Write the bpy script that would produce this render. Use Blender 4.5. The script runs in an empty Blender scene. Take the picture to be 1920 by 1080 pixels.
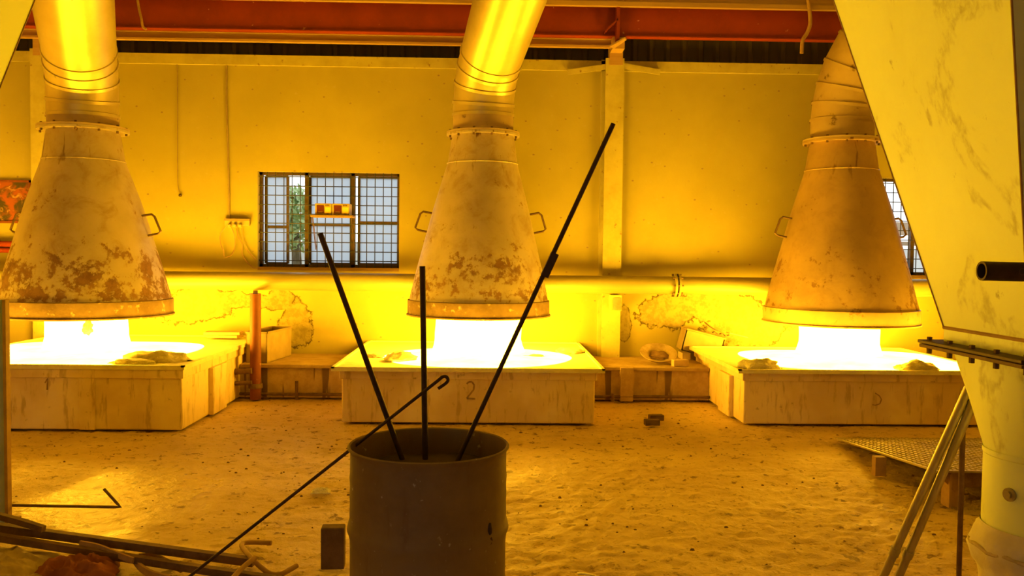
import bpy, bmesh, math, random
from mathutils import Vector, Matrix, noise as mnoise
SC = bpy.context.scene
COL = SC.collection
R = math.radians

# ------------------------------------------------------------------ camera
FPX, CXP, CYP = 1600.0, 960.0, 540.0            # focal length in pixels of the 1920x1080 frame
YAW, PITCH, ROLL = R(1.4), R(-2.33), R(0.65)
CAMP = Vector((0, 0, 1.6))
_f = Vector((math.sin(YAW) * math.cos(PITCH), math.cos(YAW) * math.cos(PITCH), math.sin(PITCH)))
_r = Vector((math.cos(YAW), -math.sin(YAW), 0))
_u = _r.cross(_f)
RX = _r * math.cos(ROLL) + _u * math.sin(ROLL)
UX = -_r * math.sin(ROLL) + _u * math.cos(ROLL)
cam_d = bpy.data.cameras.new('camera')
cam_d.sensor_width = 36.0
cam_d.lens = 36.0 * FPX / 1920.0
cam_d.clip_end = 200
cam = bpy.data.objects.new('camera', cam_d)
COL.objects.link(cam)
m = Matrix((RX, UX, -_f)).transposed().to_4x4()
m.translation = CAMP
cam.matrix_world = m
SC.camera = cam

# ------------------------------------------------------------------ world, exposure
SC.view_settings.view_transform = 'Standard'
SC.view_settings.look = 'None'
SC.view_settings.exposure = 0.0
SC.view_settings.gamma = 1.0
SC.view_settings.use_curve_mapping = False
W = bpy.data.worlds.new('overcast_sky')
SC.world = W
W.use_nodes = True
bg = W.node_tree.nodes['Background']
bg.inputs[0].default_value = (0.87, 0.95, 1.0, 1)
bg.inputs[1].default_value = 2.1
FLAME_RGB, FLAME_STR = (1.0, 0.50, 0.016), 78.0      # glow of the open melt, the hall's only lamp
POOL_RGB, POOL_STR = (1.0, 0.52, 0.014), 84.0


def P(x, y, Y):
    """point seen at photo pixel (x, y) lying at depth Y"""
    d = _f + RX * ((x - CXP) / FPX) - UX * ((y - CYP) / FPX)
    return CAMP + d * (Y / d.y)


def G(x, y, z=0.0):
    """point seen at photo pixel (x, y) lying at height z"""
    d = _f + RX * ((x - CXP) / FPX) - UX * ((y - CYP) / FPX)
    return CAMP + d * ((z - CAMP.z) / d.z)


# ------------------------------------------------------------------ materials
class NT:
    def __init__(self, name):
        self.m = bpy.data.materials.new(name)
        self.m.use_nodes = True
        self.t = self.m.node_tree
        self.b = self.t.nodes['Principled BSDF']
        self.out = self.t.nodes['Material Output']

    def n(self, typ, **kw):
        nd = self.t.nodes.new(typ)
        for k, v in kw.items():
            if k.startswith('i_'):
                key = k[2:]
                key = int(key) if key.isdigit() else key.replace('_', ' ')
                self.set(nd.inputs[key], v)
            else:
                setattr(nd, k, v)
        return nd

    def set(self, inp, v):
        if isinstance(v, bpy.types.NodeSocket):
            self.t.links.new(v, inp)
        else:
            if isinstance(v, tuple) and len(v) == 3 and inp.type == 'RGBA':
                v = (*v, 1)
            inp.default_value = v

    def math(self, op, a, b=None, clamp=False):
        nd = self.n('ShaderNodeMath', operation=op, use_clamp=clamp)
        self.set(nd.inputs[0], a)
        if b is not None:
            self.set(nd.inputs[1], b)
        return nd.outputs[0]

    def coords(self, scale=(1, 1, 1), off=(0, 0, 0)):
        tc = self.n('ShaderNodeTexCoord')
        mp = self.n('ShaderNodeMapping')
        self.t.links.new(tc.outputs['Object'], mp.inputs[0])
        mp.inputs['Scale'].default_value = scale
        mp.inputs['Location'].default_value = off
        return mp.outputs[0]

    def noise(self, scale, detail=5, rough=.6, vec=None, dist=0.0):
        nd = self.n('ShaderNodeTexNoise')
        nd.inputs['Scale'].default_value = scale
        nd.inputs['Detail'].default_value = detail
        nd.inputs['Roughness'].default_value = rough
        nd.inputs['Distortion'].default_value = dist
        if vec is not None:
            self.t.links.new(vec, nd.inputs['Vector'])
        return nd.outputs['Fac']

    def ramp(self, fac, lo, hi):
        nd = self.n('ShaderNodeMapRange')
        nd.interpolation_type = 'SMOOTHSTEP'
        self.set(nd.inputs['Value'], fac)
        self.set(nd.inputs['From Min'], lo)
        self.set(nd.inputs['From Max'], hi)
        return nd.outputs[0]

    def mix(self, fac, a, b):
        nd = self.n('ShaderNodeMix', data_type='RGBA')
        self.set(nd.inputs[0], fac)
        self.set(nd.inputs[6], a)
        self.set(nd.inputs[7], b)
        return nd.outputs[2]

    def bump(self, h, strength=.4, dist=.01):
        nd = self.n('ShaderNodeBump')
        nd.inputs['Strength'].default_value = strength
        nd.inputs['Distance'].default_value = dist
        self.set(nd.inputs['Height'], h)
        self.t.links.new(nd.outputs[0], self.b.inputs['Normal'])

    def fin(self, col, rough=.7, metal=0.0, spec=.3):
        self.set(self.b.inputs['Base Color'], col)
        self.set(self.b.inputs['Roughness'], rough)
        self.set(self.b.inputs['Metallic'], metal)
        self.b.inputs['Specular IOR Level'].default_value = spec
        return self.m


def simple(name, c1, c2, scale=6, rough=.7, metal=0.0, bump=.2, bd=.004, stretch=(1, 1, 1), lo=.35, hi=.7, spec=.3, spots=None, off=(0, 0, 0)):
    t = NT(name)
    v = t.coords(stretch, off)
    f = t.noise(scale, 6, .65, v)
    col = t.mix(t.ramp(f, lo, hi), c1, c2)
    if spots:
        sc, sscale, a, b = spots
        s = t.noise(sscale, 4, .6, v)
        col = t.mix(t.ramp(s, a, b), col, sc)
    if bump:
        t.bump(t.noise(scale * 6, 5, .7, v), bump, bd)
    return t.fin(col, rough, metal, spec)


def mat_wall():
    t = NT('cream_wall_paint')
    v = t.coords()
    sep = t.n('ShaderNodeSeparateXYZ')
    t.t.links.new(v, sep.inputs[0])
    X, Z = sep.outputs[0], sep.outputs[2]
    wob = t.noise(3.2, 6, .65, v)
    fine = t.noise(12, 5, .7, v)
    dmin = None
    for cx, cz, rx, rz in ((-3.55, .92, .5, .22), (-3.05, 1.0, .55, .10), (-2.35, .72, .20, .27), (-2.55, 1.0, .17, .13),
                           (2.15, .92, .42, .24), (2.75, .98, .55, .20), (3.1, .75, .5, .3), (1.62, .75, .08, .25)):
        a = t.math('DIVIDE', t.math('SUBTRACT', X, cx), rx)
        b = t.math('DIVIDE', t.math('SUBTRACT', Z, cz), rz)
        d = t.math('SQRT', t.math('ADD', t.math('MULTIPLY', a, a), t.math('MULTIPLY', b, b)))
        dmin = d if dmin is None else t.math('MINIMUM', dmin, d)
    d = t.math('ADD', dmin, t.math('MULTIPLY', t.math('SUBTRACT', wob, .5), 1.9))
    patch = t.ramp(d, 1.03, .97)
    edge = t.math('MULTIPLY', t.ramp(d, .90, .99), t.ramp(d, 1.08, 1.0))
    base = t.mix(t.ramp(t.noise(1.1, 4, .6, v), .3, .7), (.405, .34, .07), (.36, .30, .058))
    base = t.mix(t.math('MULTIPLY', t.ramp(fine, .62, .75), .25), base, (.50, .40, .20))
    spk = t.n('ShaderNodeTexVoronoi')
    spk.voronoi_dimensions = '2D'
    spk.inputs['Scale'].default_value = 3.2
    cmb = t.n('ShaderNodeCombineXYZ')
    t.t.links.new(X, cmb.inputs[0])
    t.t.links.new(t.math('MULTIPLY', Z, 1.4), cmb.inputs[1])
    t.t.links.new(cmb.outputs[0], spk.inputs['Vector'])
    base = t.mix(t.math('MULTIPLY', t.ramp(spk.outputs['Distance'], .055, .03), t.ramp(fine, .46, .58)), base, (.25, .17, .08))
    pc = t.mix(t.ramp(fine, .4, .62), (.34, .27, .075), (.19, .14, .045))
    col = t.mix(t.math('MULTIPLY', patch, .7), base, pc)
    col = t.mix(t.math('MULTIPLY', edge, t.ramp(fine, .33, .52)), col, (.09, .06, .02))
    hgt = t.math('ADD', t.math('MULTIPLY', t.noise(40, 4, .6, v), .25), t.math('MULTIPLY', patch, -1.2))
    t.bump(hgt, .35, .01)
    return t.fin(col, .75, 0, .25)


def mat_floor():
    t = NT('dusty_concrete_floor')
    v = t.coords((1, 1, 1))
    big = t.noise(.7, 5, .6, v)
    mid = t.noise(3.5, 7, .65, v)
    fine = t.noise(17, 6, .7, v, .3)
    col = t.mix(t.ramp(big, .35, .65), (.68, .52, .24), (.58, .42, .19))
    col = t.mix(t.math('MULTIPLY', t.ramp(mid, .52, .68), .5), col, (.36, .24, .10))
    col = t.mix(t.math('MULTIPLY', t.ramp(fine, .57, .66), .7), col, (.15, .07, .02))
    spots = t.noise(10, 3, .55, v)
    col = t.mix(t.math('MULTIPLY', t.ramp(spots, .635, .675), .75), col, (.13, .06, .018))
    h = t.math('ADD', t.math('MULTIPLY', fine, .5), t.math('ADD', t.math('MULTIPLY', mid, 1.2), t.math('MULTIPLY', t.noise(45, 3, .6, v), .12)))
    h = t.math('ADD', h, t.math('MULTIPLY', t.noise(8.5, 4, .6, v, .5), .9))
    t.bump(h, .8, .02)
    # a trodden, smoother patch left of the drum that mirrors the fire
    sep = t.n('ShaderNodeSeparateXYZ')
    t.t.links.new(v, sep.inputs[0])
    ax = t.math('DIVIDE', t.math('ADD', sep.outputs[0], 2.35), .62)
    ay = t.math('DIVIDE', t.math('SUBTRACT', sep.outputs[1], 5.45), .95)
    dd = t.math('ADD', t.math('SQRT', t.math('ADD', t.math('MULTIPLY', ax, ax), t.math('MULTIPLY', ay, ay))), t.math('MULTIPLY', t.math('SUBTRACT', mid, .5), 1.2))
    wet = t.ramp(dd, 1.1, .75)
    rough = t.math('SUBTRACT', t.math('ADD', .50, t.math('MULTIPLY', t.ramp(big, .4, .6), .2)), t.math('MULTIPLY', wet, .30))
    return t.fin(col, rough, 0, .5)


def mat_hood(name, z0, z1, seed, body, amount):
    """galvanised hood with rust bitten in above the skirt and drips under the flange; object z is height over floor"""
    t = NT(name)
    v = t.coords((1, 1, 1), (seed, seed * 2.0, 0))
    sep = t.n('ShaderNodeSeparateXYZ')
    tc = t.n('ShaderNodeTexCoord')
    t.t.links.new(tc.outputs['Object'], sep.inputs[0])
    Z = sep.outputs[2]
    n1 = t.noise(3.0, 8, .72, v, .2)
    n2 = t.noise(13, 6, .75, v)
    col = t.mix(t.ramp(t.noise(1.6, 4, .6, v), .3, .7), body, tuple(c * .75 for c in body))
    col = t.mix(t.math('MULTIPLY', t.ramp(t.noise(4.5, 8, .72, v, .5), .46, .70), .55), col, (.27, .165, .075))
    bell = t.math('MULTIPLY', t.ramp(Z, z0 - .05, z0 + .25), t.ramp(Z, z0 + .95, z0 + .35))
    val = t.math('ADD', t.math('ADD', t.math('MULTIPLY', n1, .62), t.math('MULTIPLY', n2, .38)), t.math('MULTIPLY', bell, amount))
    rust = t.ramp(val, .575, .625)
    col = t.mix(rust, col, t.mix(t.ramp(n2, .4, .6), (.14, .065, .025), (.24, .13, .055)))
    vd = t.coords((9, 9, .5), (seed, 0, 0))
    drip = t.math('MULTIPLY', t.ramp(t.noise(1.6, 3, .5, vd), .61, .67), t.ramp(Z, z1 - .55, z1 - .12))
    col = t.mix(drip, col, (.14, .07, .03))
    t.bump(t.math('ADD', t.math('MULTIPLY', rust, -.5), t.noise(25, 4, .6, v)), .25, .006)
    return t.fin(col, t.math('ADD', t.math('MULTIPLY', rust, .3), .48), .25, .4)


def mat_emit(name, rgb, strength, var=0.0, scale=3.0):
    t = NT(name)
    t.t.nodes.remove(t.b)
    e = t.n('ShaderNodeEmission')
    e.inputs[0].default_value = (*rgb, 1)
    if var:
        v = t.coords()
        f = t.ramp(t.noise(scale, 5, .6, v), .3, .65)
        t.set(e.inputs[1], t.math('MULTIPLY', t.math('ADD', t.math('MULTIPLY', f, var), 1 - var), strength))
    else:
        e.inputs[1].default_value = strength
    t.t.links.new(e.outputs[0], t.out.inputs[0])
    return t.m


def mat_translucent(name, c):
    t = NT(name)
    t.t.nodes.remove(t.b)
    a = t.n('ShaderNodeBsdfTranslucent')
    a.inputs[0].default_value = (*c, 1)
    b = t.n('ShaderNodeBsdfDiffuse')
    b.inputs[0].default_value = (.30, .30, .30, 1)
    mx = t.n('ShaderNodeMixShader')
    mx.inputs[0].default_value = .12
    t.t.links.new(a.outputs[0], mx.inputs[1])
    t.t.links.new(b.outputs[0], mx.inputs[2])
    t.t.links.new(mx.outputs[0], t.out.inputs[0])
    return t.m


def mat_hopper():
    t = NT('grey_hopper_paint')
    v = t.coords((1, 1, .7))
    a = t.noise(2.2, 5, .6, v, .4)
    b = t.noise(11, 7, .72, v)
    col = t.mix(t.ramp(a, .35, .65), (.84, .96, .44), (.80, .90, .40))
    ringn = t.math('MULTIPLY', t.ramp(a, .56, .60), t.ramp(a, .66, .61))
    col = t.mix(t.math('MULTIPLY', t.math('MULTIPLY', ringn, t.ramp(b, .40, .66)), .45), col, (.26, .23, .10))
    col = t.mix(t.math('MULTIPLY', t.ramp(b, .64, .74), .6), col, (.16, .13, .06))
    t.bump(b, .2, .004)
    return t.fin(col, .6, .1, .35)


def mat_checker():
    t = NT('checker_plate_steel')
    v = t.coords()
    n = t.noise(3, 5, .6, v)
    f = t.noise(22, 5, .7, v)
    col = t.mix(t.ramp(n, .4, .65), (.46, .38, .20), (.30, .23, .11))
    col = t.mix(t.math('MULTIPLY', t.ramp(f, .55, .7), .5), col, (.18, .11, .05))
    t.bump(f, .3, .005)
    return t.fin(col, .55, .25, .4)


def mat_plinth():
    t = NT('stained_masonry')
    v = t.coords((6, .6, .5))
    w = t.coords()
    s = t.noise(1.0, 3, .6, v)
    f = t.noise(9, 6, .7, w)
    col = t.mix(t.ramp(f, .35, .65), (.52, .38, .20), (.40, .28, .14))
    col = t.mix(t.math('MULTIPLY', t.ramp(s, .56, .60), .85), col, (.13, .075, .035))
    t.bump(f, .5, .015)
    return t.fin(col, .85, 0, .2)


def mat_furnace(seed):
    t = NT('sooty_plaster')
    w = t.coords((1, 1, 1), (seed, seed, 0))
    v = t.coords((7, 7, 1.3), (seed * 3, 0, 0))
    big = t.noise(1.3, 4, .6, w)
    f = t.noise(8, 7, .72, w)
    s = t.noise(2.0, 4, .65, v)
    col = t.mix(t.ramp(big, .38, .62), (.84, .69, .38), (.70, .53, .26))
    col = t.mix(t.math('MULTIPLY', t.ramp(s, .53, .66), .5), col, (.34, .21, .095))
    col = t.mix(t.math('MULTIPLY', t.ramp(f, .60, .72), .7), col, (.20, .11, .05))
    t.bump(t.math('ADD', f, t.math('MULTIPLY', s, .4)), .5, .012)
    return t.fin(col, .85, 0, .2)


def mat_drum():
    t = NT('old_drum_steel')
    v = t.coords((1, 1, 1))
    vs = t.coords((6, 6, .6))
    a = t.noise(2.5, 6, .65, v)
    b = t.noise(3.0, 5, .7, vs)
    sp = t.noise(30, 3, .6, v)
    col = t.mix(t.ramp(a, .35, .65), (.27, .20, .11), (.20, .135, .07))
    col = t.mix(t.math('MULTIPLY', t.ramp(b, .55, .7), .6), col, (.20, .12, .06))
    col = t.mix(t.math('MULTIPLY', t.ramp(sp, .66, .72), .8), col, (.50, .42, .28))
    t.bump(a, .15, .01)
    return t.fin(col, .6, .15, .35)


M = dict(
    wall=mat_wall(), floor=mat_floor(),
    plinth=mat_plinth(), drum=mat_drum(), hopper=mat_hopper(), checker=mat_checker(),
    sidewall=simple('dull_side_wall', (.70, .60, .30), (.62, .52, .26), 1.5, .8),
    roof=simple('roof_sheet_underside', (.42, .37, .26), (.34, .30, .2), 2, .7, .1),
    clad=simple('dark_corrugated_sheet', (.075, .055, .035), (.055, .04, .025), 2, .6, .1, stretch=(1, 1, .3)),
    col_white=simple('whitewashed_column', (.47, .41, .11), (.38, .32, .08), 3, .75, spots=((.25, .16, .07), 16, .64, .72)),
    girder=simple('red_oxide_paint', (.26, .034, .010), (.20, .026, .008), 2.2, .55, 0, .1, spots=((.55, .26, .14), 14, .68, .76)),
    redpost=simple('worn_red_post_paint', (.20, .052, .014), (.15, .04, .012), 4, .6, spots=((.55, .3, .12), 15, .66, .74)),
    purlin=simple('tan_primer_steel', (.46, .30, .13), (.36, .22, .09), 3, .6, .1, stretch=(.3, 1, 6)),
    rustbar=simple('rusty_steel', (.20, .12, .06), (.12, .07, .035), 12, .7, .3, .3),
    darkrod=simple('dark_iron_rod', (.085, .05, .03), (.055, .032, .02), 14, .6, .35, .2),
    duct=simple('galvanised_duct_sheet', (.55, .46, .20), (.46, .37, .15), 1.6, .42, .55, .12, .01, spots=((.22, .15, .07), 9, .70, .76)),
    duct_old=simple('dull_old_duct_sheet', (.46, .34, .18), (.36, .26, .13), 2.2, .6, .25, .15, .01, spots=((.15, .09, .04), 6, .63, .72)),
    hood_a=mat_hood('rusting_hood_sheet_a', .93, 2.77, 1.3, (.51, .415, .25), .115),
    hood_b=mat_hood('rusting_hood_sheet_b', .93, 2.83, 5.1, (.51, .42, .27), .095),
    hood_c=mat_hood('rusting_hood_sheet_c', .88, 2.82, 9.7, (.46, .31, .13), .055),
    furn_a=mat_furnace(1.0), furn_b=mat_furnace(4.0), furn_c=mat_furnace(8.0),
    tray=simple('scaled_tray_steel', (.84, .78, .40), (.74, .68, .33), 8, .75, .1, .5, .01),
    slag=simple('pale_slag', (.74, .68, .40), (.55, .48, .26), 10, .9, 0, .8, .02),
    flame=mat_emit('melt_fire', FLAME_RGB, FLAME_STR),
    pool=mat_emit('molten_metal', POOL_RGB, POOL_STR, .35, 2.2),
    mark=simple('black_painted_mark', (.28, .17, .08), (.42, .28, .14), 20, .9),
    pipe=simple('pale_wall_pipe_paint', (.36, .30, .09), (.30, .25, .07), 2, .42, .15, .1, stretch=(.4, 3, 3), spec=.5),
    winframe=simple('brown_window_frame', (.13, .085, .05), (.09, .06, .035), 6, .6),
    grille=simple('dark_grille_bars', (.06, .065, .07), (.04, .045, .05), 10, .5, .2),
    frost=mat_translucent('frosted_glass', (.74, .78, .82)),
    meter=simple('cream_meter_case', (.48, .36, .16), (.42, .31, .13), 8, .5),
    meter_win=simple('dark_red_display', (.10, .018, .008), (.14, .025, .01), 8, .3),
    meter_lab=simple('yellow_meter_label', (.85, .62, .12), (.80, .56, .10), 8, .5),
    board=simple('old_wood_board', (.30, .19, .09), (.24, .15, .07), 4, .7, stretch=(1, 8, 8)),
    wire=simple('grey_cable', (.30, .22, .10), (.24, .17, .08), 10, .6),
    plastic=simple('cream_plastic', (.46, .37, .14), (.38, .30, .11), 5, .45),
    brick=simple('soot_fire_brick', (.18, .115, .065), (.12, .075, .04), 9, .9, 0, .5, .008),
    palebrick=simple('pale_fire_brick', (.60, .44, .24), (.50, .36, .18), 9, .9, 0, .5, .008),
    bowl=simple('dented_metal_bowl', (.50, .38, .20), (.30, .21, .10), 9, .5, .4, .4),
    trough=simple('grey_trough_sheet', (.36, .27, .12), (.29, .21, .09), 5, .65, .15),
    char=simple('charred_scrap', (.16, .09, .05), (.26, .16, .08), 14, .9),
    screen=simple('grey_galvanised_sheet', (.42, .50, .60), (.30, .38, .46), 3, .42, .5, .1),
    edge=simple('rusty_angle_edge', (.42, .26, .12), (.30, .18, .08), 8, .7),
    sack=simple('pale_woven_sack', (.50, .40, .25), (.36, .27, .15), 7, .85, 0, .4),
    rag=simple('rust_red_rag', (.30, .10, .04), (.20, .06, .025), 6, .9, 0, .4),
    bag=simple('cream_cloth_bag', (.80, .76, .55), (.68, .62, .42), 6, .85, 0, .5, .006),
    rope=simple('pale_rope', (.60, .50, .32), (.46, .37, .22), 30, .9),
    paper=simple('crumpled_white_paper', (.80, .76, .66), (.60, .54, .42), 12, .8),
    galv=simple('galvanised_pipe', (.46, .42, .30), (.34, .30, .20), 8, .38, .6, .1, stretch=(1, 1, .3)),
    grit=simple('dark_grit', (.14, .08, .035), (.24, .14, .06), 20, .9),
    soil=simple('drum_filling', (.07, .05, .03), (.10, .07, .04), 12, .9, 0, .6),
    outwall=simple('white_outside_wall', (.78, .80, .82), (.68, .71, .75), 2, .8),
    eave=simple('tan_eave_timber', (.58, .42, .30), (.46, .33, .23), 4, .7),
    leaf=simple('tree_leaves', (.42, .55, .26), (.55, .66, .38), 5, .7),
    bark=simple('tree_bark', (.22, .18, .13), (.14, .11, .08), 8, .9),
    earth=simple('outside_earth', (.40, .36, .28), (.32, .28, .21), 2, .9),
    picture=None,
    burnt_shaded=simple('burnt_shaded_skirt', (.20, .125, .055), (.13, .075, .03), 5, .75, .1, .4, .008, spots=((.38, .27, .12), 12, .60, .70)),  # burnt scale, darkened further so the skirts' shade sits in the colour
    slab=simple('dusty_bench_top', (.46, .33, .15), (.34, .23, .10), 5, .85, 0, .6, .012),
)


def mat_picture():
    t = NT('faded_picture_print')
    v = t.coords((1, 1, 1), (2.7, 0, 1.1))
    a = t.noise(9, 5, .65, v, 1.2)
    b = t.noise(5, 3, .6, v, .6)
    col = t.mix(t.ramp(b, .42, .58), (.06, .045, .025), (.30, .075, .025))
    col = t.mix(t.ramp(a, .52, .66), col, (.42, .23, .08))
    return t.fin(col, .5)


M['picture'] = mat_picture()


# ------------------------------------------------------------------ mesh builder
class MB:
    def __init__(self):
        self.v, self.f = [], []

    def add(self, vs, fs):
        k = len(self.v)
        self.v += [Vector(p) for p in vs]
        self.f += [tuple(i + k for i in f) for f in fs]
        return self

    def box(self, lo, hi, mat=None):
        x0, y0, z0 = lo
        x1, y1, z1 = hi
        vs = [Vector(p) for p in ((x0, y0, z0), (x1, y0, z0), (x1, y1, z0), (x0, y1, z0), (x0, y0, z1), (x1, y0, z1), (x1, y1, z1), (x0, y1, z1))]
        if mat:
            vs = [mat @ p for p in vs]
        return self.add(vs, [(0, 3, 2, 1), (4, 5, 6, 7), (0, 1, 5, 4), (1, 2, 6, 5), (2, 3, 7, 6), (3, 0, 4, 7)])

    def bar(self, a, b, w, h, up=(0, 0, 1)):
        """rectangular bar from a to b, w wide across, h along up"""
        a, b, up = Vector(a), Vector(b), Vector(up)
        d = (b - a).normalized()
        s = d.cross(up).normalized()
        u = s.cross(d).normalized()
        vs = []
        for p in (a, b):
            for i, j in ((-1, -1), (1, -1), (1, 1), (-1, 1)):
                vs.append(p + s * (w / 2 * i) + u * (h / 2 * j))
        return self.add(vs, [(3, 2, 1, 0), (4, 5, 6, 7), (0, 1, 5, 4), (1, 2, 6, 5), (2, 3, 7, 6), (3, 0, 4, 7)])

    def tube(self, pts, r, seg=10, caps=True, closed=False):
        pts = [Vector(p) for p in pts]
        n = len(pts)
        rs = r if isinstance(r, (list, tuple)) else [r] * n
        rings = []
        nrm = None
        for i in range(n):
            if closed:
                d = pts[(i + 1) % n] - pts[i - 1]
            else:
                d = pts[min(i + 1, n - 1)] - pts[max(i - 1, 0)]
            d.normalize()
            if nrm is None:
                nrm = d.orthogonal().normalized()
            else:
                nrm = nrm - d * nrm.dot(d)
                nrm.normalize()
            bi = d.cross(nrm)
            rings.append([pts[i] + (nrm * math.cos(2 * math.pi * k / seg) + bi * math.sin(2 * math.pi * k / seg)) * rs[i] for k in range(seg)])
        vs = [p for rg in rings for p in rg]
        fs = []
        for i in range(n if closed else n - 1):
            j = (i + 1) % n
            for k in range(seg):
                k2 = (k + 1) % seg
                fs.append((i * seg + k, i * seg + k2, j * seg + k2, j * seg + k))
        if caps and not closed:
            fs.append(tuple(range(seg))[::-1])
            fs.append(tuple((n - 1) * seg + k for k in range(seg)))
        return self.add(vs, fs)

    def lathe(self, c, prof, seg=48, closed=False):
        """prof: list of (r, z) about the vertical axis through c"""
        c = Vector(c)
        n = len(prof)
        vs = []
        for r, z in prof:
            for k in range(seg):
                a = 2 * math.pi * k / seg
                vs.append(c + Vector((r * math.cos(a), r * math.sin(a), z)))
        fs = []
        for i in range(n if closed else n - 1):
            j = (i + 1) % n
            for k in range(seg):
                k2 = (k + 1) % seg
                fs.append((i * seg + k, i * seg + k2, j * seg + k2, j * seg + k))
        return self.add(vs, fs)

    def disc(self, c, r, seg=40):
        c = Vector(c)
        return self.add([c + Vector((r * math.cos(2 * math.pi * k / seg), r * math.sin(2 * math.pi * k / seg), 0)) for k in range(seg)], [tuple(range(seg))])

    def blob(self, c, rad, seed=0, amp=.25, freq=2.0, sub=3, flat=None):
        bm = bmesh.new()
        bmesh.ops.create_icosphere(bm, subdivisions=sub, radius=1)
        c = Vector(c)
        bm.verts.index_update()
        vs = []
        for v in bm.verts:
            p = v.co.copy()
            q = p * freq + Vector((seed * 7.1, seed * 3.3, seed * 1.7))
            k = 1 + amp * (mnoise.noise(q) + .5 * mnoise.noise(q * 2.3))
            p = Vector((p.x * rad[0] * k, p.y * rad[1] * k, p.z * rad[2] * k))
            if flat is not None and p.z < flat:
                p.z = flat
            vs.append(c + p)
        fs = [tuple(v.index for v in f.verts) for f in bm.faces]
        bm.free()
        return self.add(vs, fs)

    def build(self, name, mat, parent=None, smooth=False, bevel=0.0, auto=None):
        o_ = Vector((0, 0, 0))
        if parent is not None:
            q = parent
            while q is not None:
                o_ = o_ + Vector(q.location)
                q = q.parent
        me = bpy.data.meshes.new(name)
        me.from_pydata([tuple(p - o_) for p in self.v], [], self.f)
        bm = bmesh.new()
        bm.from_mesh(me)
        bmesh.ops.recalc_face_normals(bm, faces=bm.faces)
        bm.to_mesh(me)
        bm.free()
        me.materials.append(mat)
        if smooth:
            for p in me.polygons:
                p.use_smooth = True
            try:
                me.set_sharp_from_angle(angle=R(auto or 38))
            except Exception:
                pass
        ob = bpy.data.objects.new(name, me)
        COL.objects.link(ob)
        if parent is not None:
            ob.parent = parent
        if bevel:
            b = ob.modifiers.new('bevel', 'BEVEL')
            b.width = bevel
            b.segments = 2
            b.limit_method = 'ANGLE'
        return ob


def tag(o, label, cat, group=None, kind=None):
    if kind:
        o['kind'] = kind
    if label:
        o['label'] = label
    if cat:
        o['category'] = cat
    if group:
        o['group'] = group
    return o


def thing(name, loc, label, cat, group=None):
    o = bpy.data.objects.new(name, None)
    o.empty_display_size = .1
    COL.objects.link(o)
    o.location = loc
    return tag(o, label, cat, group)


def struct(name, mb, mat, parent=None, label=None, **kw):
    o = mb.build(name, mat, parent, **kw)
    if parent is None:
        o['kind'] = 'structure'
        if label:
            o['label'] = label
    return o


def smoothpath(pts, n=8):
    """Catmull-Rom through pts"""
    pts = [Vector(p) for p in pts]
    e = [pts[0] * 2 - pts[1]] + pts + [pts[-1] * 2 - pts[-2]]
    out = []
    for i in range(1, len(e) - 2):
        a, b, c, d = e[i - 1], e[i], e[i + 1], e[i + 2]
        for k in range(n):
            t = k / n
            out.append(.5 * ((2 * b) + (c - a) * t + (2 * a - 5 * b + 4 * c - d) * t * t + (3 * b - a - 3 * c + d) * t ** 3))
    out.append(pts[-1])
    return out


# ================================================================== LARGE STRUCTURE
YW = 10.30                 # inner face of the back wall
XL, XR, YB, ZC = -7.0, 8.0, -8.0, 5.5
fl = MB()


def spread(lo, a, b, hi, coarse, fine):
    v = []
    x = lo
    while x < a - 1e-6:
        v.append(x)
        x += coarse
    n = int(round((b - a) / fine))
    v += [a + (b - a) * k / n for k in range(n + 1)]
    x = b + coarse
    while x < hi:
        v.append(x)
        x += coarse
    return v + [hi]


fxs = spread(XL - .3, -4.4, 5.2, XR + .3, .6, .03)
fys = spread(YB - .3, 2.7, 9.4, YW + .35, .6, .026)
nx = len(fxs)
for y in fys:
    for x in fxs:
        z = 0.0
        if -4.4 < x < 5.2 and 2.7 < y < 9.4:
            a = mnoise.noise(Vector((x * 1.1, y * 1.1, 4.0)))
            b = .7 * mnoise.noise(Vector((x * 6.5, y * 8, 1.0))) + .6 * mnoise.noise(Vector((x * 14, y * 17, 7.0)))
            c = mnoise.noise(Vector((x * 27, y * 29, 2.0)))
            k = 1 - .75 * math.exp(-(((x + 2.35) / .75) ** 2 + ((y - 5.45) / .95) ** 2))
            z = (-.022 + .017 * b * (.75 + .5 * a) + .010 * c) * k - .010 * (1 - k)
            z = min(0.0, max(-.06, z))
        fl.v.append(Vector((x, y, z)))
for j in range(len(fys) - 1):
    for i in range(nx - 1):
        a = j * nx + i
        fl.f.append((a, a + 1, a + nx + 1, a + nx))
floor = struct('floor', fl, M['floor'], smooth=True, auto=89)

w1a, w1b = P(483, 321, YW), P(748, 503, YW)
w2a = P(1634, 334, YW)
WIN = [(w1a.x, w1b.x, w1b.z, w1a.z), (w2a.x, w2a.x + 1.72, P(1720, 516, YW).z, P(1690, 334, YW).z)]
ZT = 3.90                  # top of the masonry wall
TH = .23
wb = MB()
xs = sorted({XL, XR} | {w[0] for w in WIN} | {w[1] for w in WIN})
for i in range(len(xs) - 1):
    hole = next((w for w in WIN if abs(w[0] - xs[i]) < 1e-6), None)
    if hole:
        wb.box((xs[i], YW, 0), (xs[i + 1], YW + TH, hole[2]))
        wb.box((xs[i], YW, hole[3]), (xs[i + 1], YW + TH, ZT))
    else:
        wb.box((xs[i], YW, 0), (xs[i + 1], YW + TH, ZT))
struct('wall_back', wb, M['wall'])
struct('trim_1', MB().box((XL, YW - .035, ZT - .11), (XR, YW, ZT + .01)), M['col_white'])
cl = MB()
x = XL
k = 0
prof = [(0, 0), (.06, 0), (.085, -.035), (.125, -.035), (.15, 0), (.2, 0)]
pp = []
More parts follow.
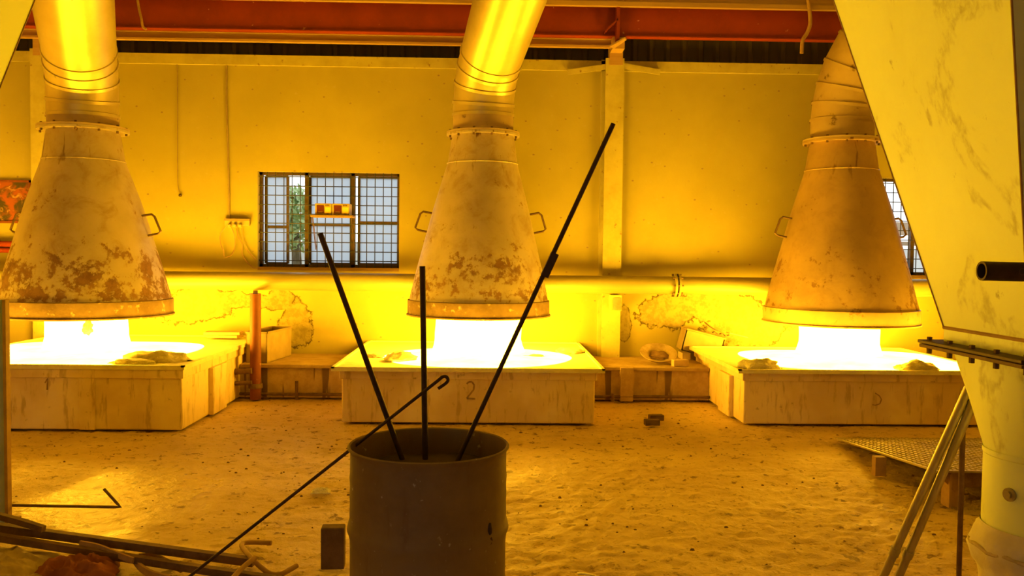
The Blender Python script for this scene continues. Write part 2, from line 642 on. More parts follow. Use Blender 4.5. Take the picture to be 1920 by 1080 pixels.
while x < XR:
    for dx, dy in prof[:-1]:
        pp.append((x + dx, YW + .10 + dy))
    x += .2
for i, (px, py) in enumerate(pp):
    cl.v += [Vector((px, py, ZT - .0)), Vector((px, py, ZC))]
for i in range(len(pp) - 1):
    cl.f.append((2 * i, 2 * i + 2, 2 * i + 3, 2 * i + 1))
struct('wall_cladding', cl, M['clad'])
struct('wall_left', MB().box((XL - .2, YB, 0), (XL, YW + TH, ZC)), M['sidewall'])
struct('wall_right', MB().box((XR, YB, 0), (XR + .2, YW + TH, ZC)), M['sidewall'])
wf = MB()                  # wall behind the photographer with a wide gateway
wf.box((XL, YB - .2, 0), (-4.6, YB, ZC)).box((-2.4, YB - .2, 0), (XR, YB, ZC)).box((-4.6, YB - .2, 2.6), (-2.4, YB, ZC))
struct('wall_front', wf, M['sidewall'])
rf = MB()
y = YB - .2
k = 0
pr = []
while y < YW + .5:
    pr += [(y, 0), (y + .12, 0), (y + .16, .05), (y + .26, .05), (y + .30, 0)]
    y += .30
for py, dz in pr:
    rf.v += [Vector((XL - .2, py, ZC + dz)), Vector((XR + .2, py, ZC + dz))]
for i in range(len(pr) - 1):
    rf.f.append((2 * i, 2 * i + 1, 2 * i + 3, 2 * i + 2))
struct('ceiling', rf, M['roof'])


def window(n, w, leaves):
    x0, x1, z0, z1 = w
    root = thing('window_%d' % n, ((x0 + x1) / 2, YW + .12, z0), None, None)
    root['kind'] = 'structure'
    f = MB()
    t = .035
    yf0, yf1 = YW + .09, YW + .15
    f.box((x0, yf0, z0), (x1, yf1, z0 + t)).box((x0, yf0, z1 - t), (x1, yf1, z1))
    f.box((x0, yf0, z0), (x0 + t, yf1, z1)).box((x1 - t, yf0, z0), (x1, yf1, z1))
    wd = x1 - x0
    for q in (.333, .665):
        f.box((x0 + wd * q - .022, yf0, z0), (x0 + wd * q + .022, yf1, z1))
    f.build('window_frame', M['winframe'], root)
    g = MB()
    nv = 17
    for i in range(1, nv):
        xx = x0 + wd * i / nv
        g.tube([(xx, YW + .06, z0), (xx, YW + .06, z1)], .006, 6)
    nh = 10
    for i in range(1, nh + 1):
        zz = z0 + (z1 - z0) * (i - .3) / (nh + .2)
        g.tube([(x0, YW + .055, zz), (x1, YW + .055, zz)], .006, 6)
    g.build('grille', M['grille'], root)
    for (a, b, c, d, tilt) in leaves:
        # hinged leaf from fraction a to b, swung outward by tilt at its b side
        xa, xb = x0 + wd * a, x0 + wd * b
        za, zb = z0 + .04, z1 - .04
        ya, yb = YW + .17 + (tilt if c else 0), YW + .17 + (tilt if not c else 0)
        l = MB()
        zm = za + (zb - za) * d
        for (pz) in (za, zb, zm):
            l.bar((xa, ya, pz), (xb, yb, pz), .03, .03)
        l.bar((xa, ya, za), (xa, ya, zb), .03, .03, (0, 1, 0)).bar((xb, yb, za), (xb, yb, zb), .03, .03, (0, 1, 0))
        lf = l.build('window_leaf', M['winframe'], root)
        pn = MB()
        pn.bar((xa, ya, (za + zb) / 2), (xb, yb, (za + zb) / 2), .006, zb - za)
        pn.build('pane', M['frost'], lf)
    s = MB().box((x0 - .0, YW - .004, z0 - .04), (x1 + .0, YW + TH - .001, z0))
    s.build('window_sill', M['board'], root)
    return root


window(1, WIN[0], [(.03, .19, True, .42, .02), (.35, .65, False, .45, .0), (.70, .985, False, .48, .03)])
window(2, WIN[1], [(.68, .97, False, .5, .02)])

# things outside the windows
struct('ground', MB().box((-14, YW + TH, -.25), (16, 30, -.05)), M['earth'])
nb = thing('neighbour_building', (-3, 15.2, -.05), 'white rendered outbuilding seen through the barred windows', 'building')
b = MB().box((-4.2, 15, -.05), (8.5, 18, 1.75))
b.box((-4.0, 14.97, .0), (8.0, 15, .5))
b.build('wall', M['outwall'], nb)
ev = MB()
ev.bar((4.6, 14.2, 2.12), (8.6, 14.2, 2.06), .08, .22)
ev.bar((4.6, 14.35, 1.85), (8.6, 14.35, 1.83), .06, .07)
ev.box((5.95, 14.25, -.05), (6.12, 14.42, 2.0))
ev.build('eave', M['eave'], nb)


def tree(x, y, h, r, label, seed):
    rng = random.Random(seed)
    t = thing('tree', (x, y, -.05), label, 'tree', 'trees outside the windows')
    MB().tube([(x, y, -.05), (x + .05, y, h * .4), (x - .04, y + .05, h * .8)], [.11, .08, .04], 8).build('trunk', M['bark'], t, True)
    f = MB()
    for i in range(620):
        a, b_ = rng.uniform(0, 6.283), rng.uniform(-1, 1)
        q = (rng.random()) ** .4 * r
        s = math.sqrt(1 - b_ * b_)
        c = Vector((x + q * s * math.cos(a), y + q * s * math.sin(a) * .8, h * .68 + q * b_ * 1.25))
        u = Vector((rng.uniform(-1, 1), rng.uniform(-1, 1), rng.uniform(-1, 1))).normalized()
        w = u.orthogonal().normalized()
        l = rng.uniform(.05, .10)
        f.add([c - u * l, c + w * l * .4, c + u * l, c - w * l * .4], [(0, 1, 2, 3)])
    f.build('foliage', M['leaf'], t)


tree(-3.07, 13.4, 3.1, .42, 'leafy tree in the gap of the left barred window', 3)

# ------------------------------------------------------------------ masonry bench along the back wall
FURN = [dict(x0=-5.10, x1=-2.725, yf=7.57, zt=.575), dict(x0=-1.387, x1=.985, yf=7.97, zt=.528), dict(x0=2.415, x1=4.79, yf=8.02, zt=.528)]
PLY, PLZ = 9.28, .365
for x0, x1, lab in ((FURN[0]['x1'] + .005, FURN[1]['x0'] - .005, 'low sooty masonry bench between the left and middle furnaces'),
                    (FURN[1]['x1'] + .005, FURN[2]['x0'] - .005, 'low stained masonry bench between the middle and right furnaces'),
                    (FURN[2]['x1'] + .005, XR, 'low masonry bench right of the right furnace')):
    pl = thing('masonry_bench', ((x0 + x1) / 2, PLY, 0), lab, 'bench', 'masonry benches along the back wall')
    MB().box((x0, PLY + .03, 0), (x1, YW - .002, PLZ - .04)).build('base', M['plinth'], pl)
    sl = MB().box((x0, PLY, PLZ - .04), (x1, YW - .002, PLZ))
    sl.build('top_slab', M['slab'], pl, bevel=.008)
    if x0 > 0 and x0 < 2:
        MB().box((1.42, PLY - .06, 0), (1.56, PLY + .04, PLZ + .0)).build('pilaster', M['plinth'], pl)

# ------------------------------------------------------------------ columns
for cx, lab in ((P(1151, 300, 10.15).x, 'whitewashed steel column between the middle and right hoods'), (P(73, 200, 10.15).x, 'whitewashed steel column behind the left hood')):
    c = thing('column', (cx, 10.22, PLZ), lab, 'column', 'columns against the back wall')
    s = MB()
    s.box((cx - .11, 10.17, PLZ), (cx + .11, 10.20, ZT + .02))
    s.box((cx - .02, 10.20, PLZ), (cx + .02, YW - .001, ZT + .02))
    s.box((cx - .15, 10.265, PLZ), (cx + .11, YW - .001, ZT + .02))
    s.build('shaft', M['col_white'], c)
    h = MB()
    h.box((cx - .07, 10.16, ZT - .06), (cx + .09, 10.295, 4.30))
    h.build('head', M['purlin'], c)

# ------------------------------------------------------------------ red girder, purlins
gx0, gx1 = XL + .01, XR - .01
gd = thing('girder', (0, 9.9, 4.12), 'long red painted girder along the top of the back wall', 'girder')
g = MB().box((gx0, 9.96, 4.13), (gx1, 9.985, 4.50))
g.build('web', M['girder'], gd)
MB().box((gx0, 9.94, 4.118), (gx1, 10.05, 4.13)).build('flange', M['girder'], gd)
MB().box((gx0, 9.90, 4.50), (gx1, 10.05, 4.515)).build('flange', M['girder'], gd)
st = MB()
xb = P(1160, 60, 9.9).x
st.box((xb - .035, 9.82, 4.05), (xb + .0, 9.96, 4.47))
st.add([(xb - .16, 9.82, 4.16), (xb - .02, 9.82, 4.30), (xb - .02, 9.95, 4.30), (xb - .16, 9.95, 4.16), (xb - .16, 9.82, 4.14), (xb - .02, 9.82, 4.27), (xb - .02, 9.95, 4.27), (xb - .16, 9.95, 4.14)],
       [(0, 1, 2, 3), (7, 6, 5, 4), (0, 4, 5, 1), (1, 5, 6, 2), (2, 6, 7, 3), (3, 7, 4, 0)])
st.build('stiffener', M['girder'], gd)
sb = MB()
sb.add([(xb - .12, 9.80, 3.98), (xb + .06, 9.80, 3.98 + .10), (xb + .10, 9.95, 4.10), (xb - .04, 9.95, 4.0), (xb - .12, 9.80, 3.96), (xb + .06, 9.80, 4.06), (xb + .10, 9.95, 4.08), (xb - .04, 9.95, 3.98)],
       [(0, 1, 2, 3), (7, 6, 5, 4), (0, 4, 5, 1), (1, 5, 6, 2), (2, 6, 7, 3), (3, 7, 4, 0)])
sb.box((xb - .06, 9.95, 3.98), (xb + .08, 10.16, 4.115))
sb.build('seat_bracket', M['purlin'], gd)
pu = MB()
pxe = P(1147, 80, 10.1).x
pu.box((XL + .01, 10.07, 4.02), (pxe, 10.13, 4.045)).box((XL + .01, 10.10, 4.045), (pxe, 10.13, 4.115)).box((XL + .01, 10.07, 4.115), (pxe, 10.13, 4.14))
tag(pu.build('purlin', M['purlin']), 'tan steel channel under the red girder, ending at the column', 'purlin')
tp = MB().box((gx0, 9.78, 4.42), (gx1, 9.84, 4.47)).box((gx0, 9.81, 4.47), (gx1, 9.84, 4.54))
tag(tp.build('rail', M['purlin']), 'tan steel rail in front of the red girder top', 'rail')
for cx0, lab in ((1103, 'bent steel angle left of the column top'), (1205, 'bent steel angle right of the column top')):
    b = MB()
    if cx0 < 1150:
        a_, b_ = P(1064, 136, 10.2), P(1141, 125, 10.2)
    else:
        a_, b_ = P(1166, 123, 10.2), P(1238, 136, 10.2)
    b.bar(a_, b_, .012, .06)
    b.bar(a_ + Vector((0, .04, .03)), b_ + Vector((0, .04, .03)), .09, .012)
    tag(b.build('steel_angle', M['col_white']), lab, 'bracket', 'bent angles at the column top')
for px, lab, pts in ((262, 'thin cable hanging over the girder near the left duct', ((258, 0), (261, 18), (265, 35), (268, 50), (274, 55))),
                     (1515, 'thin cable hanging over the girder near the right duct', ((1514, -6), (1518, 20), (1519, 45), (1513, 62), (1505, 76), (1503, 100)))):
    c = MB().tube(smoothpath([P(x_, y_, 9.76) for x_, y_ in pts]), .022 if px > 1000 else .014, 8)
    tag(c.build('cable', M['edge'], None, True), lab, 'cable')

# ------------------------------------------------------------------ wall pipe with flange, red post
pz0, pz1 = P(320, 526, 10.03), P(1430, 536, 10.03)
pr_ = .105
zz = (pz0.z + pz1.z) / 2
pp_ = thing('wall_pipe', (0, 10.03, zz), 'long pale pipe running along the foot of the yellow wall', 'pipe')
MB().tube([(XL + .01, 10.03, zz), (XR - .01, 10.03, zz)], pr_, 28).build('tube', M['pipe'], pp_, True)
fx = P(1266, 535, 10.0).x
for dx in (0, .045):
    wfl = MB().tube([(fx + dx - .012, 10.03, zz), (fx + dx + .012, 10.03, zz)], pr_ + .035, 28).build('flange', M['pipe'], pp_, True)
for k in range(8):
    a = k * math.pi / 4
    bl = MB()
    bl.tube([(fx - .035, 10.03 + .125 * math.cos(a), zz + .125 * math.sin(a)), (fx + .08, 10.03 + .125 * math.cos(a), zz + .125 * math.sin(a))], .011, 6)
    bl.build('bolt', M['rustbar'], wfl)
rp = P(480, 640, 9.22)
po = thing('support_post', (rp.x, 9.22, 0), 'red painted post holding the wall pipe beside the left furnace', 'post')
MB().tube([(rp.x, 9.20, 0), (rp.x, 9.20, zz - pr_ - .0)], .058, 20).build('post', M['redpost'], po, True)
MB().bar((rp.x, 9.20, zz - pr_ - .022), (rp.x * 10.03 / 9.2, 10.03, zz - pr_ - .022), .05, .036).build('arm', M['redpost'], po)
MB().tube([(rp.x, 9.20, .12), (rp.x, 9.20, .17)], .075, 20).build('collar', M['rustbar'], po, True)
for y_, ya in ((697, .29), (719, .16)):
    zq = P(460, y_, 9.13).z
    tag(MB().tube([(FURN[0]['x1'] + .003, 9.13, zq), (rp.x - .02, 9.13, zq + .01)], .032 if y_ < 700 else .024, 14).build('pipe_stub', M['rustbar'], None, True),
        'short rusty pipe between left furnace and red post, %s one' % ('upper' if y_ < 700 else 'lower'), 'pipe', 'pipe stubs by the red post')
for x0, x1, lab in ((FURN[0]['x1'] + .02, FURN[1]['x0'] - .01, 'thin pipe at the bench foot left of the middle furnace'), (FURN[1]['x1'] + .01, FURN[2]['x0'] - .01, 'thin pipe at the bench foot right of the middle furnace')):
    t_ = thing('floor_pipe', ((x0 + x1) / 2, 9.22, .03), lab, 'pipe', 'thin pipes at the bench foot')
    MB().tube([(x0, 9.235, .05), (x1, 9.235, .05)], .016, 10).build('tube', M['rustbar'], t_, True)
    xs_ = P(557, 700, 9.22).x if x0 < 0 else P(1150, 700, 9.18).x
    MB().tube([(xs_, 9.20, 0), (xs_, 9.20, .20 if x0 < 0 else .09)], .018, 10).build('riser', M['rustbar'], t_, True)
jb = P(1153, 565, 10.1)
t_ = thing('junction_box', (jb.x, 10.12, jb.z - .12), 'small metal box on the column just under the wall pipe', 'box')
MB().box((jb.x - .065, 9.98, P(1153, 583, 10).z), (jb.x + .065, 10.168, P(1153, 553, 10).z)).build('case', M['col_white'], t_, bevel=.006)
MB().box((jb.x - .04, 9.972, P(1153, 581, 10).z), (jb.x + .055, 9.981, P(1153, 558, 10).z)).build('shaded_cover', M['edge'], t_)  # dark colour paints in the shade on the box front

# ================================================================== FURNACES
def stroke(mb, pts, w, y):
    """painted strokes on a front face at depth y; pts are (x, z)"""
    for (a, b) in zip(pts[:-1], pts[1:]):
        d = Vector((b[0] - a[0], 0, b[1] - a[1]))
        n = Vector((-d.z, 0, d.x)).normalized() * (w / 2)
        A, B = Vector((a[0], y, a[1])), Vector((b[0], y, b[1]))
        o = Vector((0, .004, 0))
        mb.add([A - n, B - n, B + n, A + n, A - n + o, B - n + o, B + n + o, A + n + o], [(0, 1, 2, 3), (7, 6, 5, 4), (0, 4, 5, 1), (1, 5, 6, 2), (2, 6, 7, 3), (3, 7, 4, 0)])


HOODX = [P(162, 420, 8.75), P(899, 430, 9.15), P(1578, 440, 9.2)]
HOODY = [8.75, 9.15, 9.2]
LAB = ['left', 'middle', 'right']
FLW = [.385, .46, .415]
for i, F_ in enumerate(FURN):
    x0, x1, yf, zt = F_['x0'], F_['x1'], F_['yf'], F_['zt']
    xc = (x0 + x1) / 2
    mt = M['furn_' + 'abc'[i]]
    lab = ['sooty square melting furnace under the left hood, glowing almost to its rim', 'square melting furnace with a painted 2, under the middle hood',
           'square melting furnace under the right hood beside the ramp'][i]
    root = thing('melting_furnace', (xc, yf, 0), lab, 'furnace', 'melting furnaces along the back wall')
    YE = (YW - .03, YW - .03, 9.95)[i]
    b = MB().box((x0, yf, 0), (x1, YE, zt - .035))
    b.build('body', mt, root, bevel=.015)
    pb = MB()
    # cap band under the tray and shallow pilasters on the faces
    pb.box((x0 - .02, yf - .02, zt - .115), (x1 + .02, YE, zt - .035))
    if i == 0:
        pb.box((-3.62, yf - .018, 0), (-3.48, yf + .01, zt - .115))
        for ya in (yf + .72,):
            pb.box((x1 - .01, ya, 0), (x1 + .045, ya + .42, zt - .115))
    if i == 2:
        pb.box((x0 - .045, yf + .35, 0), (x0 + .01, yf + .75, zt - .115))
    pb.build('pilaster', mt, root, bevel=.008)
    ov = [.03, .085, .075][i]
    tr = MB().box((x0 - ov, yf - ov, zt - .035), (x1 + ov, YE + .015, zt - .012))
    # raised lips
    for lo, hi in (((x0 - ov, yf - ov), (x1 + ov, yf - ov + .03)), ((x0 - ov, yf - ov), (x0 - ov + .03, YE)), ((x1 + ov - .03, yf - ov), (x1 + ov, YE)), ((x0 - ov, YE - .02), (x1 + ov, YE + .015))):
        tr.box((*lo, zt - .012), (*hi, zt + .004))
    tr.build('tray', M['tray'], root)
    # molten pool
    hx, hy = HOODX[i].x, HOODY[i]
    rx, ry = ((1.08, .98), (.98, .87), (1.09, .85))[i]
    cyp = (8.62, 8.85, 8.90)[i]
    po_ = MB()
    rng = random.Random(40 + i)
    nr, ns = 7, 56
    po_.v.append(Vector((hx, cyp, zt + .03)))
    for a in range(1, nr + 1):
        for k in range(ns):
            th = 2 * math.pi * k / ns
            ex = 2.0 if i == 1 else 4.0
            c_, s_ = math.cos(th), math.sin(th)
            q = (abs(c_) ** ex + abs(s_) ** ex) ** (-1 / ex)
            wob = 1 + .05 * mnoise.noise(Vector((c_ * 2, s_ * 2, i * 5.0)))
            rr = a / nr * q * wob
            po_.v.append(Vector((hx + rx * rr * c_, min(cyp + ry * rr * s_, YE - .03), zt - .008 + .038 * (1 - (a / nr) ** 2))))
    for k in range(ns):
        po_.f.append((0, 1 + k, 1 + (k + 1) % ns))
    for a in range(nr - 1):
        for k in range(ns):
            p, q = 1 + a * ns + k, 1 + a * ns + (k + 1) % ns
            po_.f.append((p, p + ns, q + ns, q))
    po_.build('molten_pool', M['pool'], root, True)
    # fire column between melt and hood
    fr = FLW[i]
    zb = [.93, .937, .887][i]
    fm = MB()
    prof = []
    nz = 9
    for a in range(nz + 1):
        z = zt + .01 + (zb + .22 - zt) * a / nz
        prof.append(z)
    ns = 40
    for a, z in enumerate(prof):
        for k in range(ns):
            th = 2 * math.pi * k / ns
            w = 1 + .035 * mnoise.noise(Vector((math.cos(th) * 2.2, math.sin(th) * 2.2, z * 5 + i * 9))) + .10 * max(0, 1 - (z - zt) / .12)
            fm.v.append(Vector((hx + fr * w * math.cos(th), hy + fr * w * math.sin(th), z)))
    for a in range(nz):
        for k in range(ns):
            k2 = (k + 1) % ns
            fm.f.append((a * ns + k, a * ns + k2, (a + 1) * ns + k2, (a + 1) * ns + k))
    fm.f.append(tuple(nz * ns + k for k in range(ns)))
    fm.build('fire', M['flame'], root, True)
    # slag heaps on the tray
    heaps = ([(292, 668, .28, .17, .075, 1), (250, 674, .20, .10, .04, 5)], [(752, 668, .17, .16, .075, 2), (1003, 664, .14, .07, .035, 3), (1068, 652, .16, .20, .04, 7), (700, 662, .11, .05, .03, 8)],
             [(1425, 682, .20, .14, .075, 4), (1718, 686, .20, .12, .07, 6)])[i]
    for (px, py, ax, ay, az, sd) in heaps:
        c = G(px, py + 6, zt)
        s = MB().blob((c.x, c.y, zt - .012), (ax, ay, az * 1.25), sd, .28, 1.9, 4, flat=0.0)
        s.build('slag_heap', M['slag'], root, True, auto=60)
    if i == 0:
        c = P(164, 615, hy - fr - .01)
        MB().blob(c, (.05, .03, .062), 11, .5, 2.0, 3).build('slag_lump', M['slag'], root, True)
    mk = MB()
    if i == 1:
        pts = [P(x_, y_, yf - .004) for x_, y_ in ((875, 720), (879, 716), (885, 716), (889, 722), (888, 731), (875, 747), (891, 748))]
        stroke(mk, [(p.x, p.z) for p in pts], .016, yf - .004)
    elif i == 2:
        pts = [P(x_, y_, yf - .004) for x_, y_ in ((1641, 737), (1649, 742), (1653, 749), (1650, 757), (1642, 760), (1636, 759))]
        stroke(mk, [(p.x, p.z) for p in pts], .010, yf - .004)
    else:
        pts = [P(x_, y_, yf - .004) for x_, y_ in ((84, 718), (89, 710), (88, 731))]
        stroke(mk, [(p.x, p.z) for p in pts], .010, yf - .004)
    mk.build('painted_number', M['mark'], root)

# ================================================================== HOODS AND DUCTS
HB = [(.82, .335, .425, .93, 2.77), (.76, .325, .388, .937, 2.835), (.805, .33, .405, .887, 2.822)]
DP = [[(156, 252, 8.75), (156, 219, 8.75), (155.5, 190, 8.74), (154.5, 150, 8.68), (151.5, 118, 8.56), (149, 95, 8.46), (137, 0, 8.0)],
      [(906, 258, 9.15), (906, 218, 9.15), (906.5, 196, 9.14), (909.5, 161, 9.09), (914.5, 130, 8.99), (921, 107, 8.89), (955, 0, 8.35)],
      [(1579, 268, 9.2), (1579, 228, 9.2), (1582, 200, 9.19), (1589, 168, 9.16), (1602, 130, 9.10), (1624, 90, 9.0), (1700, 10, 8.75)]]
for i in range(3):
    rb, rn, rf_, zb, zn = HB[i]
    hx, hy = HOODX[i].x, HOODY[i]
    lab = ['rust-bitten conical hood hanging over the left furnace', 'rust-streaked grey conical hood over the furnace marked 2', 'brown conical hood over the right furnace, partly behind the hopper'][i]
    hm = M['hood_' + 'abc'[i]]
    h = thing('exhaust_hood', (hx, hy, 0), lab, 'hood', 'conical hoods over the furnaces')
    zk = zb + .155
    nx_ = P([157, 906, 1579][i], 250, hy).x - hx      # small lean of the neck
    def ringpts(r, z, dx):
        return [Vector((hx + dx + r * math.cos(2 * math.pi * k / 64), hy + r * math.sin(2 * math.pi * k / 64), z)) for k in range(64)]
    c = MB()
    levels = [(rb - .015, zk, 0), (rn + (rb - rn) * .80, zk + (zn - zk) * .185, nx_ * .18), (rn + (rb - rn) * .40, zk + (zn - zk) * .58, nx_ * .55), (rn + .045, zn - .28, nx_ * .88), (rn + .012, zn - .05, nx_), (rn, zn, nx_)]
    vs = []
    for r, z, dx in levels:
        vs += ringpts(r, z, dx)
    inner = []
    for r, z, dx in levels:
        vs += ringpts(r - .008, z, dx)
    L = len(levels)
    fs = []
    for s in range(2):
        for a in range(L - 1):
            for k in range(64):
                k2 = (k + 1) % 64
                o = s * L * 64 + a * 64
                fs.append((o + k, o + k2, o + 64 + k2, o + 64 + k))
    c.add(vs, fs)
    c.build('cone', hm, h, True)
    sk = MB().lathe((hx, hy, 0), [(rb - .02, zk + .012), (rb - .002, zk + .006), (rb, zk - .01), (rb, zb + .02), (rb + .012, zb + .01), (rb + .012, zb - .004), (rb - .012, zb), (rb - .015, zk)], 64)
    sk.build('skirt', M['burnt_shaded'] if i < 2 else hm, h, True)
    wd = MB()
    zs = zn - .29
    rr = rn + .052
    wd.tube([p for p in ringpts(rr - .004, zs, nx_ * .87)], .008, 6, closed=True)
    wd.build('weld_seam', hm, h, True)
    fl_ = MB().lathe((hx + nx_, hy, 0), [(rn - .01, zn), (rf_, zn), (rf_, zn + .022), (rn - .01, zn + .022)], 48, closed=True)
    hfl = fl_.build('flange', hm, h, True)
    for k in range(12):
        a = 2 * math.pi * (k + .5) / 12
        if math.sin(a) < .3:
            bx, by = hx + nx_ + (rf_ - .03) * math.cos(a), hy + (rf_ - .03) * math.sin(a)
            MB().tube([(bx, by, zn - .022), (bx, by, zn + .062)], .012, 6).build('bolt', M['rustbar'], hfl)
    # side handles
    hz0, hz1 = [(P(270, 442, 8.75).z, P(270, 405, 8.75).z), (P(800, 435, 9.15).z, P(800, 400, 9.15).z), (P(1465, 445, 9.2).z, P(1465, 410, 9.2).z)][i]
    for sd in (-1, 1):
        def edge(z):
            q = (z - zk) / (zn - zk)
            r = None
            for (ra, za, da), (rb2, zb2, db) in zip(levels[:-1], levels[1:]):
                if za <= z <= zb2:
                    u = (z - za) / (zb2 - za)
                    r = (ra + (rb2 - ra) * u, da + (db - da) * u)
            return hx + r[1] + sd * (r[0] - .004)
        e0, e1 = edge(hz0), edge(hz1)
        o0 = .13
        pts = [(e0, hy, hz0), (e0 + sd * (o0 - .03), hy, hz0 + .02), (e0 + sd * o0, hy, hz0 + .045), (e1 + sd * o0, hy, hz1 - .005), (e1 + sd * (o0 - .03), hy, hz1 + .018), (e1, hy, hz1)]
        MB().tube(pts, .012, 8).build('handle', M['rustbar'], h, True)
    # ---- duct
    lab = ['shiny duct rising from the left hood', 'shiny duct curving up to the right from the middle hood', 'dull patched duct curving up behind the hopper from the right hood'][i]
    key = [P(*q) for q in DP[i]]
    key[0].z = zn + .046
    key[0].x, key[0].y = hx + nx_, hy
    d_ = thing('exhaust_duct', (key[0].x, key[0].y, key[0].z), lab, 'duct', 'ducts above the hoods')
    ext = (key[-1] - key[-2]).normalized()
    end = key[-1] + ext * ((ZC - .005 - key[-1].z) / ext.z)
    chain = key[:-1] + [end]
    dm = M['duct'] if i < 2 else M['duct_old']
    # ring frames at each joint, mitred
    seg = 48
    rings = []
    nrm = None
    for a in range(len(chain)):
        d0 = (chain[a] - chain[a - 1]).normalized() if a else Vector((0, 0, 1))
        d1 = (chain[a + 1] - chain[a]).normalized() if a + 1 < len(chain) else d0
        n = (d0 + d1).normalized()
        u = Vector((1, 0, 0))
        u = (u - n * u.dot(n)).normalized()
        v = n.cross(u)
        rings.append((chain[a], u, v))
    rd = rn - .004
    for a in range(len(chain) - 1):
        s = MB()
        vs = []
        A, B = rings[a], rings[a + 1]
        ax = (B[0] - A[0]).normalized()
        last = a == len(chain) - 2
        for (cpt, u, v), off, rr in ((A, -.012, rd + .010), (A, .02, rd + .010), (A, .024, rd), (B, 0, rd * (1.28 if last else 1))):
            for k in range(seg):
                t = 2 * math.pi * k / seg
                vs.append(cpt + ax * (off if a else max(off, 0)) + (u * math.cos(t) + v * math.sin(t)) * rr)
        fs = []
        for q in range(3):
            for k in range(seg):
                k2 = (k + 1) % seg
                fs.append((q * seg + k, q * seg + k2, (q + 1) * seg + k2, (q + 1) * seg + k))
        s.add(vs, fs)
        s.build('duct_segment', dm if a > 0 or i == 2 else M['duct_old'], d_, True)
    MB().lathe((key[0].x, key[0].y, zn + .024), [(rn - .012, 0), (rf_, 0), (rf_, .02), (rn - .012, .02)], 48, closed=True).build('flange', M['duct_old'], d_, True)
